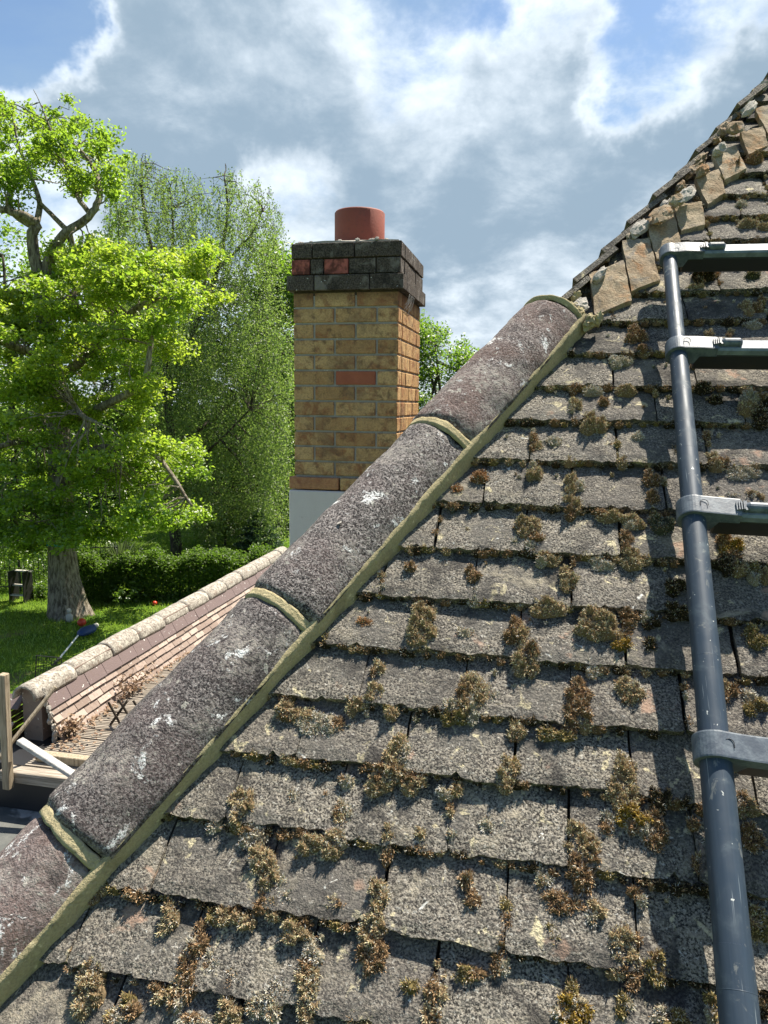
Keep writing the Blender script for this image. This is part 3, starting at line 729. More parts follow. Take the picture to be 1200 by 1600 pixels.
for i, v in enumerate(rv[:7]):
    p0 = RP(rail_u(v), v, HR); rr = rads[i]; mb = MB(); yy = .015
    # rung: hollow D section, flat front face
    prof = [(-yy, .003), (yy, .003), (yy, .013), (yy*.75, .0165), (-yy*.75, .0165), (-yy, .013)]
    V = []
    for x in (rr+.012, GAP-rr-.012):
        for (s_, h_) in prof: V.append(p0+LX*x+LD*s_+NS*h_)
    n6 = 6; F = [(k, (k+1) % n6, n6+(k+1) % n6, n6+k) for k in range(n6)]+[tuple(range(n6))[::-1], tuple(range(n6, 12))]
    mb.add(V, F); tol(mb.build('rung', M_RUNG, recalc=True))
    mb = MB(); mb.box(p0+LX*(rr+.012)-LD*(yy-.001)-NS*.033, LX*(GAP-2*rr-.024), LD*(2*yy-.002), NS*.0345, bev=.002); tol(mb.build('rung_shade_block', M_BLACK, recalc=True))  # black block: shade of the rung's underside put into the colour
    for side in (0, 1):
        mb = MB(); c = p0+LX*GAP*side; sx = 1 if side == 0 else -1; ro = rr+.0065; hh = .0165
        out = []; na = 22                       # collar outline: round the rail, then a tongue gripping the rung
        for k in range(na+1):
            th = radians(70)+radians(220)*k/na; out.append((ro*cos(th)*1., ro*sin(th)*1.))
        out = [(.066, .0195), (.03, .0215)]+out+[(.029, -.017), (.037, .0005), (.066, .0005)]
        V = []
        for z_, sc_ in ((-hh, .985), (-hh+.002, 1.), (hh-.002, 1.), (hh, .985)):
            for (x, h) in out: V.append(c+LX*x*sx*sc_+NS*h*sc_+LD*z_)
        n_ = len(out); F = [(a*n_+k, a*n_+(k+1) % n_, (a+1)*n_+(k+1) % n_, (a+1)*n_+k) for a in range(3) for k in range(n_)]
        F += [tuple(range(n_))[::-1], tuple(3*n_+k for k in range(n_))]
        mb.add(V, F); col_ = tol(mb.build('collar', M_CLAMP, recalc=True))
        mb = MB()                                # release button with ridged end
        bp = c+LX*sx*.073+NS*.0195
        mb.tube([bp-LX*.001*sx, bp+LX*.004*sx, bp+LX*.03*sx, bp+LX*.034*sx], [.006, .0085, .0085, .005], 14)
        mb.box(bp-LX*.003*sx-LD*.009-NS*.002, LX*.003*sx, LD*.018, NS*.007)
        for q in range(4): mb.box(c+LX*sx*(.058+q*.0032)+NS*.0195-LD*.008, LX*.0016*sx, LD*.016, NS*(.0035+.001*q))
        o = mb.build('button', M_CLAMP, recalc=True); o.parent = col_
        if side == 0:                             # small unlocking mark pressed in the collar
            mb = MB(); pts = []
            for k in range(9):
                th = pi*k/8; pts.append(c+LX*(.012+.0055*cos(th))+LD*(.002+.005*sin(th))+NS*.0245)
            pts = [pts[0]-LD*.006]+pts+[pts[-1]-LD*.006]
            mb.tube(pts, .0005, 5); o = mb.build('collar_mark', M_BLACK); o.parent = col_

# ------------------------------------------------------------------ moss
G_ = (.58, .42, .245); B_ = (.36, .235, .13); P_ = (.78, .67, .47); O_ = (.36, .285, .12); K_ = (.085, .068, .04); Y_ = (.42, .28, .06); GG = (.17, .18, .13); OR = (.42, .22, .10)
MOSS = [(992,519,17,18,B_),(1006,542,13,8,B_),(967,558,16,12,P_),(927,604,16,8,P_),(979,604,15,8,G_),(944,623,9,9,B_),(898,629,12,14,G_),(927,656,22,15,G_),(998,675,9,9,P_),
 (837,688,12,18,B_),(865,683,14,9,P_),(833,731,13,15,G_),(973,717,9,9,G_),(1121,714,19,13,G_),(1162,733,25,11,P_),(1183,633,28,28,K_),(896,753,19,17,G_),(892,785,17,18,B_),
 (1020,741,12,14,B_),(1021,773,11,12,B_),(988,810,20,11,G_),(950,800,18,9,B_),(1035,814,20,14,GG),(825,817,22,20,G_),(835,842,15,17,B_),(854,867,20,10,G_),(804,842,10,8,P_),
 (979,840,12,15,B_),(992,868,24,14,G_),(940,875,17,10,P_),(1142,846,18,17,Y_),(1148,875,24,20,K_),(1188,892,16,16,O_),(737,892,14,12,B_),(887,900,15,19,G_),(854,944,28,13,G_),
 (742,933,13,8,P_),(1058,912,16,14,K_),(1058,950,17,13,K_),(933,973,33,25,G_),(971,998,17,13,Y_),(983,962,16,14,B_),(1017,965,15,13,K_),(1017,1004,12,11,K_),(808,981,18,21,B_),
 (823,1025,23,27,G_),(725,983,14,8,P_),(927,1037,17,12,P_),(900,1017,10,10,P_),(1183,992,17,16,O_),(737,1083,25,33,G_),(762,1079,14,14,P_),(708,1108,20,17,O_),(904,1079,20,22,B_),
 (904,1117,25,25,B_),(983,1077,23,21,G_),(804,1135,16,12,G_),(867,1144,26,8,O_),(1142,1075,14,16,B_),(1179,1096,20,18,O_),(660,958,18,21,G_),(658,987,25,23,G_),(567,967,14,7,OR),
 (587,1042,11,13,G_),(585,1079,15,17,G_),(550,1096,17,13,G_),(525,1071,18,10,P_),(450,1108,20,14,G_),(483,1125,25,20,P_),(517,1130,17,17,P_),(742,1071,20,22,G_),
 (372,1255,25,25,G_),(390,1300,20,14,P_),(330,1287,12,8,P_),(345,1150,9,6,P_),(535,1265,15,18,P_),(482,1317,17,14,G_),(520,1315,22,20,G_),(590,1222,18,14,G_),(405,1340,20,20,G_),(415,1365,20,20,G_),
 (435,1395,18,18,P_),(410,1410,16,14,B_),(258,1430,17,17,G_),(210,1397,12,8,B_),(350,1430,22,13,G_),(382,1440,14,9,G_),(328,1428,10,10,O_),(455,1455,27,12,G_),(305,1465,15,20,B_),(292,1500,18,24,B_),
 (280,1545,22,25,B_),(245,1550,18,11,G_),(325,1500,14,14,P_),(360,1525,16,11,P_),(135,1520,25,18,G_),(130,1555,25,25,G_),(190,1580,20,18,O_),(482,1495,18,18,P_),(478,1530,20,22,G_),
 (478,1570,18,24,G_),(410,1570,30,18,P_),(350,1578,20,15,G_),(430,1545,16,14,P_),(588,1398,18,20,G_),(580,1450,24,25,G_),(578,1490,25,22,B_),(295,1597,30,9,P_),(620,1180,23,33,G_),
 (645,1220,20,14,G_),(600,1205,20,16,B_),(792,1205,22,26,G_),(915,1340,25,40,G_),(900,1292,13,12,G_),(975,1225,26,40,G_),(990,1275,28,20,Y_),(1025,1295,22,28,B_),(950,1280,13,15,P_),
 (1032,1245,20,16,K_),(850,1367,13,12,OR),(880,1410,30,13,B_),(930,1422,17,15,G_),(738,1400,15,12,B_),(727,1370,12,11,B_),(788,1442,12,19,B_),(782,1475,11,12,B_),(780,1505,14,15,B_),
 (860,1460,13,16,O_),(975,1485,25,30,G_),(990,1530,12,13,B_),(1030,1510,22,20,O_),(677,1570,22,30,G_),(730,1520,27,9,O_),(895,1580,32,20,Y_),(975,1570,14,14,O_),(1050,1590,30,14,O_),
 (605,1300,13,13,G_),(1180,1305,18,16,B_),(1175,480,16,16,G_),(1100,430,17,17,K_),(1110,515,8,6,G_),(1180,500,11,7,P_),(1085,445,15,6,G_),(1178,425,12,8,GG),(1160,313,9,8,P_),(1170,345,16,7,G_),
 (1195,350,12,7,G_),(1100,600,14,9,K_),(1120,620,12,8,K_),(1060,700,9,12,K_),(1150,772,14,9,P_),(1180,770,16,10,G_),(1145,1180,20,14,O_),(1165,1250,16,14,B_),(1190,1440,22,20,O_),(1185,1560,24,20,K_),
 (760,1285,12,9,P_),(655,1300,12,10,G_),(700,1235,20,8,O_),(540,1215,10,8,P_),(1110,300,8,12,K_),(1125,280,10,8,G_),(1090,320,12,8,K_),(1150,258,12,9,B_),(1180,245,12,10,B_),(750,740,14,10,OR),(712,760,12,10,OR),
 (640,880,10,8,B_),(455,1240,9,7,P_),(610,1110,12,9,G_),(520,1410,16,9,G_),(690,1440,12,12,P_),(640,1540,15,9,O_),(560,1590,20,9,G_)]
MOSS = [(a, b, c*1.03, d*1.03, e) for a, b, c, d, e in MOSS]
mv, mf, mc = [], [], []; tv, tf, tc = [], [], []
def clump(u, v, ru, rv, colr, dens=1., hs=1.):
    r = min(ru, rv); H = min(.026, r*1.1)*hs; sd_ = R_.uniform(0, 99)
    nu, nv = 14, 6; base = len(mv)
    def surf(a, th):     # a 0 centre .. 1 rim
        d = (cos(th), sin(th)); rim = 1+.38*nz((d[0]*1.2, d[1]*1.2, sd_), 1.)+.18*nz((d[0]*3, d[1]*3, sd_), 1.)
        x = a*d[0]*ru*rim; y = a*d[1]*rv*rim
        lum = .35+1.5*abs(nz((x, y, sd_), 85))+.8*nz((x, y, sd_), 190)+.35
        return u+x, v+y, H*max(0, 1-a**2.2)**.6*lum
    off = -.0165*.5
    for j in range(nv+1):
        for i in range(nu):
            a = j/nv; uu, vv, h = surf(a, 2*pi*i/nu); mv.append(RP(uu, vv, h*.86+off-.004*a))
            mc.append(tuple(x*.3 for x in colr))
    for j in range(nv):
        for i in range(nu): mf.append((base+j*nu+i, base+(j+1)*nu+i, base+(j+1)*nu+(i+1) % nu, base+j*nu+(i+1) % nu))
    n = int(ru*rv*pi*1e4*58*dens)+10
    for _ in range(n):
        a = sqrt(R_.random())*1.04; th = R_.uniform(0, 2*pi); uu, vv, h = surf(min(a, 1), th)
        p = RP(uu, vv, h*.86+off); out = XU*cos(th)*ru+SV*sin(th)*rv; out = out/np.linalg.norm(out)
        nd = NS*(1.1-a*.6)+out*(a*.9)+rng.normal(0, .38, 3); nd /= np.linalg.norm(nd)
        L = R_.uniform(.0018, .0042); wv = np.cross(nd, rng.normal(0, 1, 3)); wv = wv/np.linalg.norm(wv)*R_.uniform(.0004, .0009)
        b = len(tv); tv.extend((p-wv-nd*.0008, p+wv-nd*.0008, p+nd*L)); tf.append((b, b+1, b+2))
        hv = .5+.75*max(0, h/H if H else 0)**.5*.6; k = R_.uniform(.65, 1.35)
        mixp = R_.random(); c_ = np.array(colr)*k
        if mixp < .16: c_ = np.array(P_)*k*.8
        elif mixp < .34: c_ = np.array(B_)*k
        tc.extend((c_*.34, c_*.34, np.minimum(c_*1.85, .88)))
for (px, py, rx, ry, colr) in MOSS:
    u_, v_ = uv(px, py, .004); F = (RP(u_, v_, 0)-CAM)@fw; m = F/FPX
    ry_ = ry*m/max(.35, abs((RP(u_, v_+.01)-RP(u_, v_-.01))@up/.02)/1.0)
    pale = colr in (P_, OR)
    # big cushions are clusters of smaller ones
    nsub = 1 if rx*ry < 150 else (3 if rx*ry < 420 else 6)
    for q in range(nsub):
        if nsub == 1: clump(u_, v_, rx*m, min(ry_, rx*m*2.0), colr, 1, .5 if pale else 1)
        else:
            th = 2*pi*q/nsub+R_.uniform(-.5, .5); f_ = .52; s_ = .62 if nsub == 3 else .48
            clump(u_+cos(th)*rx*m*f_, v_+sin(th)*min(ry_, rx*m*2)*f_, rx*m*s_*R_.uniform(.8, 1.2), min(ry_, rx*m*2)*s_*R_.uniform(.8, 1.2), colr if R_.random() > .25 else R_.choice([G_, B_, P_]), 1, .55 if pale else R_.uniform(.85, 1.2))
# small tufts along butts and joints
for k in range(NLOW-3, len(BUT)-4):
    vb = BUT[k]; u_ = crease(vb)+.10
    while u_ < 1.2:
        t_ = .5+.5*noise.noise(Vector((u_*7, vb*9, 3.3)))
        if t_ > .36:
            r = R_.uniform(.0025, .0075)*(1.2 if t_ > .6 else 1)
            clump(u_, vb-R_.uniform(-.001, .006), r*R_.uniform(1, 1.8), r, R_.choice([G_, B_, O_, K_, K_, K_, B_]), .8, .9)
        u_ += R_.uniform(.008, .03)
    for i in range(-6, 9):
        ph = .133 if (k-NLOW-1) % 2 == 0 else .055; uj = ph+i*.152
        if uj > crease(vb)+.1 and R_.random() < .65:
            for _ in range(R_.randint(1, 4)):
                r = R_.uniform(.003, .008); clump(uj+R_.uniform(-.004, .004), vb+R_.uniform(.002, .085), r, r*R_.uniform(1, 1.7), R_.choice([G_, B_, P_, B_, O_]), 1, .8)
for _ in range(650):
    v_ = R_.uniform(-.1, 2.1); u_ = R_.uniform(crease(v_)+.11, 1.1); r = R_.uniform(.0015, .0048)
    clump(u_, v_, r, r, R_.choice([P_, P_, G_, B_, GG]), .9, .6)
mv_, tv_ = np.array(mv), np.array(tv)
V = np.concatenate([mv_, tv_]); nm = len(mv_)
F1 = np.array(mf); me = bpy.data.meshes.new('moss')
me.from_pydata(V.tolist(), [], [tuple(f) for f in mf]+[(a+nm, b+nm, c+nm) for a, b, c in tf])
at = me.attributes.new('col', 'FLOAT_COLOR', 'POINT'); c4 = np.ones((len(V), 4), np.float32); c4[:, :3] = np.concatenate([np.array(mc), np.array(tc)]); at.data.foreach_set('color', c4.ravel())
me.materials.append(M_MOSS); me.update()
o = link(bpy.data.objects.new('moss', me)); tag(o, 'golden brown cushion moss growing over the grey roof tiles', 'moss', kind='stuff')
# a few seeds / grit specks are part of the lichen; a dead leaf on the hip
mb = MB(); s_ = js[4]+.17; p = HPt(s_, radians(62), RH+.002)
mb.add([p+TH*.006, p+WD*.006+NB*.001, p-TH*.005+NB*.0015, p-WD*.005+NB*.001], [(0, 1, 2, 3)])
tag(mb.build('dead_leaf', M_GREYM), 'small pale dry leaf stuck on top of the hip tile', 'leaf')

# ------------------------------------------------------------------ annexe with tiled parapet and decking
XR = -3.45; ZR = HC-.566*3.45
ann = empty('annexe', (-3.0, 5.0, 0)); tag(ann, 'low annexe with red tiled parapet, ridge tiles and boarded flat roof', 'annexe')
ainv = Matrix.Translation(-Vector(ann.location))
def toa(o): o.parent = ann; o.matrix_parent_inverse = ainv; return o
rj = [1.235, 1.372, 1.512, 1.633, 1.76, 1.90, 2.03, 2.16, 2.29, 2.42, 2.55, 2.68, 2.76]
RR = .098
for i in range(len(rj)-1):
    y0, y1 = rj[i]*3.45+.004, rj[i+1]*3.45-.004; mb = MB(); na, ns = 18, 8; V = []; j1 = R_.uniform(-.006, .006); j2 = R_.uniform(-.006, .006)
    for lay in (0, .016):
        for a in range(ns+1):
            yy = y0+(y1-y0)*a/ns
            for b in range(na+1):
                th = radians(-6)+radians(192)*b/na; p = (cos(th), yy, sin(th)); r = RR-lay+.003*nz((cos(th), yy*3, sin(th)), 2.5)-(.004 if a in (0, ns) else 0)
                V.append((XR+j1*(1-a/ns)+j2*a/ns+cos(th)*r, yy, ZR-RR+j1+sin(th)*r*.96))
    m_ = na+1; n0 = (ns+1)*m_; F = [(a*m_+b, a*m_+b+1, (a+1)*m_+b+1, (a+1)*m_+b) for a in range(ns) for b in range(na)]; F += [tuple(x+n0 for x in f[::-1]) for f in F]
    for a in (0, ns): F += [(a*m_+b, a*m_+b+1, n0+a*m_+b+1, n0+a*m_+b) for b in range(na)]
    for b in (0, na): F += [(a*m_+b, (a+1)*m_+b, n0+(a+1)*m_+b, n0+a*m_+b) for a in range(ns)]
    mb.add(V, F); toa(mb.build('ridge_tile', M_RIDGE, smooth=True, recalc=True))
YA, YB = 1.25*3.45, 2.76*3.45
# mortar filling and rough near end of the ridge
mb = MB(); mb.box((XR-.075, YA+.03, ZR-.46), (.15, 0, 0), (0, YB-YA-.06, 0), (0, 0, .42)); toa(mb.build('parapet_core', M_FTILE))
ZD = HC-.718*3.32
def slope(x0, z0, x1, z1, rows, ya, yb, name, off, dark_top=True, w_=.165, label=None):
    mb = MB(); dx, dz = (x1-x0)/rows, (z1-z0)/rows; sgn = 1 if x1 > x0 else -1
    nrm = np.array([-(z1-z0)*sgn, 0, (x1-x0)*sgn]); nrm /= np.linalg.norm(nrm)
    for r in range(rows):
        a0 = np.array([x0+dx*r, 0, z0+dz*r]); a1 = np.array([x0+dx*(r+1), 0, z0+dz*(r+1)]); wr = w_*(1.35 if (r == 0 and dark_top) else 1)
        y = ya+(-wr/2 if r % 2 else 0)
        while y < yb:
            p, q = max(y, ya)+.003, min(y+wr, yb)-.003; y += wr
            if q-p < .02: continue
            t_ = R_.uniform(.012, .017); lo = R_.uniform(-.004, .004)
            A, B = a0+nrm*.0+[0, p, 0], a0+[0, q, 0]; C, D_ = a1+nrm*(.020+R_.uniform(-.001, .004))+[0, q, lo], a1+nrm*.020+[0, p, lo]
            V = [A, B, C, D_]; V += [k-nrm*t_ for k in V]
            mb.add(V, [(0, 1, 2, 3), (7, 6, 5, 4), (0, 4, 5, 1), (1, 5, 6, 2), (2, 6, 7, 3), (3, 7, 4, 0)], 0, 1.2 if (r == 0 and dark_top) else R_.random())
    o = toa(mb.build(name, M_FTILE, recalc=True)); 
    if label: tag(o, label)
slope(XR+.082, ZR-.092, XR+.122, ZR-.205, 1, YA+.05, YB, 'tile_hanging', 0, label='darker top course of the tiled parapet', w_=.17)
slope(XR+.112, ZR-.19, XR+.20, ZD+.0, 4, YA+.05, YB, 'tile_hanging', 0, dark_top=False)
slope(XR-.10, ZR-.09, XR-.75, ZR-.95, 9, YA+.08, YB, 'tile_hanging', 0)
# sloping tiles that return to the left at the near end
mb = MB()
for r in range(9):
    for i in range(11):
        x1 = XR-.08-i*.165-(.08 if r % 2 else 0); x0 = x1-.16; y1 = YA+.06-r*.062; z1 = ZR-.12-r*.075; y0 = y1-.07; z0 = z1-.085
        n_ = np.array([0, -.75, .65]); V = [np.array(p) for p in ((x0, y0, z0), (x1, y0, z0), (x1, y1, z1), (x0, y1, z1))]; V[0] = V[0]+n_*.016; V[1] = V[1]+n_*.016
        V += [k-n_*.014 for k in V]; mb.add(V, [(0, 1, 2, 3), (7, 6, 5, 4), (0, 4, 5, 1), (1, 5, 6, 2), (2, 6, 7, 3), (3, 7, 4, 0)], 0, R_.random()+(0 if r > 1 else .6))
toa(mb.build('tile_hanging', M_FTILE, recalc=True))
# jagged end mortar
mb = MB()
for i in range(9):
    t_ = i/8; lump((XR+.085+.10*t_+.012*sin(i*2.2), YA+.05-.03*t_, ZR-.07-.34*t_), (.016, .02, .028), i, mb, ax=(np.array([1, 0, 0]), np.array([0, 1, 0]), np.array([0, 0, 1])))
toa(mb.build('end_mortar', M_GREYM))
# grooved decking boards, laid across
mb = MB(); YD = 3.98; y = YD
while y < YB:
    d_ = R_.uniform(-.004, .004); x1 = -.9+R_.uniform(-.1, .1); ng = 6; wB = .142; V = []
    xs = (XR+.19+R_.uniform(-.01, .02), x1)
    prof = []
    for g in range(ng): prof += [(g*wB/ng+.003, 0), (g*wB/ng+wB/ng*.62, 0), (g*wB/ng+wB/ng*.70, -.010), (g*wB/ng+wB/ng*.94, -.010)]
    prof = [(0, -.03)]+prof+[(wB, 0), (wB, -.03)]
    for x in xs:
        for (a, h) in prof: V.append((x, y+a+(x-xs[0])*.004, ZD+.012+d_+h))
    n_ = len(prof); mb.add(V, [(k, k+1, n_+k+1, n_+k) for k in range(n_-1)]+[tuple(range(n_))[::-1], tuple(range(n_, 2*n_))], 0, R_.random())
    y += wB+R_.uniform(.005, .012)
toa(mb.build('decking', M_DECK, recalc=True))
ZF = ZD-.27
mb = MB(); mb.box((-5.2, -.3, ZF-.12), (5.0, 0, 0), (0, YD+.3, 0), (0, 0, .12)); o = toa(mb.build('flat_roof', M_FELT)); tag(o, 'grey felt flat roof with pale worn patches')
mb = MB(); mb.box((XR-.2, YD+.02, ZF-.1), (2.6, 0, 0), (0, YB-YD, 0), (0, 0, .30-.035+.1)); toa(mb.build('deck_base', M_BLACK))
mb = MB(); mb.box((-5.0, .0, 0), (4.5, 0, 0), (0, YD+.0, 0), (0, 0, ZF-.13)); mb.box((XR-.35, YD+.01, 0), (2.6, 0, 0), (0, YB-YD, 0), (0, 0, ZF-.12)); toa(mb.build('wall', M_WALL))
# timbers at the deck edge
def beam(name, a, b, wy, hz, m, label, cat, group=None, upv=(0, 0, 1)):
    a, b = np.array(a, float), np.array(b, float); d = b-a; L = np.linalg.norm(d); d /= L; s_ = np.cross(d, upv); s_ /= np.linalg.norm(s_); u_ = np.cross(s_, d)
    mb = MB(); mb.box(a-s_*wy/2-u_*hz/2, d*L, s_*wy, u_*hz, bev=.004); o = mb.build(name, m, recalc=True); tag(o, label, cat, group); return o
p1 = on_z(12, 1192, ZF+.12); p2 = on_z(118, 1228, ZF+.12)
beam('timber_beam', (-3.36, YD-.05, ZD-.03), (-1.3, YD-.05, ZD-.03), .09, .075, M_DECK, 'weathered grooved timber along the front edge of the boarded roof', 'timber')
beam('timber_beam', (-3.20, YD+.075, ZD+.045), (-1.3, YD+.075, ZD+.045), .06, .055, M_POST, 'thin timber rail lying on the boards just behind the front timber', 'timber')
mb = MB(); mb.box((-5.0, YD-.06, ZF+.002), (4.3, 0, 0), (0, .05, 0), (0, 0, ZD-.07-ZF)); toa(mb.build('recess_shade', M_BLACK))  # black board paints the shade of the recess below the deck edge
beam('wooden_post', (-3.27, YD-.13, HC-2.47), (-3.25, YD-.13, HC-1.70), .05, .05, M_POST, 'upright weathered wooden post beside the near end of the ridge tiles', 'post', None, (0, 1, 0))
beam('batten', (-3.20, YD-.09, HC-2.155), (-2.60, YD-.13, HC-2.42), .055, .03, M_PLANK, 'pale grey batten sloping down from the wooden post', 'batten')
beam('bracing_strip', (-3.36, YD-.17, HC-2.33), (-3.13, YD+.20, HC-1.90), .03, .018, M_POST, 'thin rough timber strip leaning behind the wooden post', 'timber strip')
# folding trellis standing on the boards
tr = empty('trellis', (-2.75, 4.9, ZD)); tag(tr, 'dark folding trellis piece of crossed laths standing on the decking', 'trellis')
base = on_z(172, 1150, ZD+.02)
for k, (xa, ya, xb, yb_) in enumerate([(167, 1098, 188, 1139), (197, 1094, 171, 1152), (183, 1094, 204, 1127), (219, 1095, 204, 1126), (206, 1096, 224, 1122)]):
    Yk = 4.62+.022*k; a = on_y(xa, ya, Yk); b = on_y(xb, yb_, Yk); a[2] = max(a[2], ZD+.03); b[2] = max(b[2], ZD+.02)
    d = b-a; L = np.linalg.norm(d); d /= L; s_ = np.cross(d, (0, 1, 0)); s_ /= np.linalg.norm(s_); mb = MB(); mb.box(a, d*L, s_*.018, np.array([0, .01, 0]), bev=.002)
    o = mb.build('lath', M_DBARK, recalc=True); o.parent = tr; o.matrix_parent_inverse = Matrix.Translation(-Vector(tr.location))
# ---------------------------------------------------------------- leaves helper
def leaves(name, P, size, mat_, parent=None, up_bias=.6, asp=.55, droop=0., rndscale=None):
    n = len(P); P = np.asarray(P)
    nd = rng.normal(0, 1, (n, 3)); nd[:, 2] = np.abs(nd[:, 2])+up_bias; nd /= np.linalg.norm(nd, axis=1)[:, None]
    d = rng.normal(0, 1, (n, 3)); d[:, 2] -= droop; d -= nd*(d*nd).sum(1)[:, None]; d /= np.linalg.norm(d, axis=1)[:, None]
    s_ = np.cross(nd, d); L = (size*rng.uniform(.6, 1.3, n))[:, None]; Wd = L*asp*.5
    V = np.empty((n, 4, 3)); V[:, 0] = P-d*L*.5; V[:, 1] = P+s_*Wd+nd*L*.10+d*L*.08; V[:, 2] = P+d*L*.5-nd*L*.12; V[:, 3] = P-s_*Wd+nd*L*.10+d*L*.08
    F = np.arange(n*4).reshape(n, 4); F = np.concatenate([F[:, [0, 1, 2]], F[:, [0, 2, 3]]])
    r = rng.uniform(0, 1, n) if rndscale is None else rndscale
    return fast_mesh(name, V.reshape(-1, 3), F, mat_, parent, rnd=np.repeat(r, 4))
def inpoly(x, y, poly):
    c = False; n = len(poly); j = n-1
    for i in range(n):
        xi, yi = poly[i]; xj, yj = poly[j]
        if (yi > y) != (yj > y) and x < (xj-xi)*(y-yi)/(yj-yi)+xi: c = not c
        j = i
    return c
def region(poly, n, F0, F1, edge=.0):
    xs = [p[0] for p in poly]; ys = [p[1] for p in poly]; out = []
    while len(out) < n:
        x = R_.uniform(min(xs), max(xs)); y = R_.uniform(min(ys), max(ys))
        if inpoly(x, y, poly): out.append(wp(x, y, R_.uniform(F0, F1)))
    return out
def blobleaves(cs, r, per, flat=.7):
    out = []; rl = []
    for c in cs:
        rr = r*R_.uniform(.6, 1.35); n = int(per*(rr/r)**2); d = rng.normal(0, 1, (n, 3)); d /= np.linalg.norm(d, axis=1)[:, None]
        rad = rng.uniform(0, 1, n)**(1/2.2); ang = 1+.3*np.sin(d[:, 0]*5+c[0]*3)+.25*np.sin(d[:, 1]*7+c[1])
        out.append(np.array(c)+d*(rad*rr*ang)[:, None]*np.array([1, 1, flat])); b = R_.uniform(-.25, .25); rl.append(np.clip(rng.uniform(.1, .9, n)+b, 0, 1))
    return np.concatenate(out), np.concatenate(rl)
def twigs(mb, cs, hub, r0=.02, seg=5, sag=.2):
    for c in cs:
        h = min(hub, key=lambda q: np.linalg.norm(np.array(q)-c)); h = np.array(h); m_ = (h+c)/2+np.array([R_.uniform(-.3, .3), R_.uniform(-.3, .3), R_.uniform(-.1, .35)])*np.linalg.norm(c-h)*.35
        q1_ = (h+m_)/2+rng.normal(0, .04, 3)*np.linalg.norm(c-h); L = np.linalg.norm(c-h)
        mb.tube([h, q1_, m_, (m_+c)/2+rng.normal(0, .05, 3)*L, c], [r0*2.0*min(1.4, L/1.5), r0*1.5, r0, r0*.7, r0*.4], seg, cap=False)
def limb(mb, pts, r0, r1, seg=10, sub=5, wob=.05):
    pts = [np.array(p, float) for p in pts]; out = []
    for i in range(len(pts)-1):
        p0, p1, p2, p3 = pts[max(i-1, 0)], pts[i], pts[i+1], pts[min(i+2, len(pts)-1)]
        for k in range(sub):
            t = k/sub; out.append(.5*((2*p1)+(-p0+p2)*t+(2*p0-5*p1+4*p2-p3)*t*t+(-p0+3*p1-3*p2+p3)*t**3))
    out.append(pts[-1]); n = len(out); out = [p+rng.normal(0, .015+.0*i, 3)*min(1, r0*4) for i, p in enumerate(out)]
    mb.tube(out, [r0+(r1-r0)*(i/(n-1))**.8 for i in range(n)], seg, wob=wob, cap=True); return out
# ---------------------------------------------------------------- dry plants and litter on the annexe
for i, (px, py, s, lb) in enumerate([(205, 1082, .20, 'larger clump of red-brown dried weeds growing where the decking meets the tiles'), (62, 1143, .12, 'small dried weed sprouting by the lowest tiles near the wooden post')]):
    c = on_z(px, py, ZD+.03); c[0] = max(c[0], XR+.24); mb = MB(); P = []
    for k in range(16):
        e = c+np.array([R_.uniform(-.4, .6)*s, R_.uniform(-1, 1)*s, R_.uniform(.3, 1.0)*s]); mb.tube([c+rng.normal(0, .02, 3)*[1, 1, 0], (c+e)/2+rng.normal(0, .02, 3), e], [.003, .002, .001], 4)
        for q in range(9): P.append(c+(e-c)*R_.uniform(.3, 1.05)+rng.normal(0, .018, 3))
    o = mb.build('dried_plant', M_DBARK); tag(o, lb, 'dried plant'); o2 = leaves('leaf_mass', P, .038, L_DRY, o); o2['kind'] = 'stuff'
P = [];
for k in range(420):
    y = R_.uniform(4.2, 9); P.append((XR+.21+abs(R_.gauss(0, .05)), y, ZD+.022+R_.uniform(0, .01)))
for k in range(150): P.append((R_.uniform(XR+.2, -1.6), R_.uniform(6.0, 8.5), ZD+.02))
for k in range(60): P.append((XR+.25+abs(R_.gauss(0, .12)), R_.gauss(4.3, .12), ZD+.022+R_.uniform(0, .02)))
o = leaves('fallen_leaves', P, .035, L_DRY, up_bias=3.); tag(o, 'brown fallen leaves drifted along the foot of the tiled parapet', 'fallen leaves', kind='stuff')

# ------------------------------------------------------------------ garden
mb = MB(); N = 60
gx = np.linspace(-1, 1, N); V = []; F = []
for i in range(N):
    for j in range(N):
        x = np.sign(gx[i])*abs(gx[i])**2.2*900-10; y = np.sign(gx[j])*abs(gx[j])**2.2*900+20; d = math.hypot(x+10, y-18)
        V.append((x, y, .05*nz((x, y, 0), .25) if d < 60 else 0))
for i in range(N-1):
    for j in range(N-1): F.append((i*N+j, (i+1)*N+j, (i+1)*N+j+1, i*N+j+1))
mb.add(V, F); o = mb.build('lawn', M_LAWN, smooth=True); tag(o, kind='structure')
# grass blades near the parts of the lawn in sight
n = 60000; gP = np.stack([rng.uniform(-19, -6.5, n), rng.uniform(11, 26, n), np.full(n, .02)], 1)
d = np.stack([rng.normal(0, .35, n), rng.normal(0, .35, n), np.ones(n)], 1); L = rng.uniform(.03, .09, n)[:, None]; th = rng.uniform(0, 2*pi, n); s_ = np.stack([np.cos(th), np.sin(th), 0*th], 1)*.012
V = np.stack([gP-s_, gP+s_, gP+d*L], 1).reshape(-1, 3)
L_GRASS = leafmat('grass_blade', (.09, .17, .018), (.20, .29, .035), (.22, .40, .03), (.40, .56, .05), .45, .04)
o = fast_mesh('grass', V, np.arange(n*3).reshape(n, 3), L_GRASS, rnd=np.repeat(rng.uniform(0, 1, n), 3)); tag(o, 'short bright green lawn grass around the oak', 'grass', kind='stuff')

def gp(px, py): return on_z(px, py, 0.)
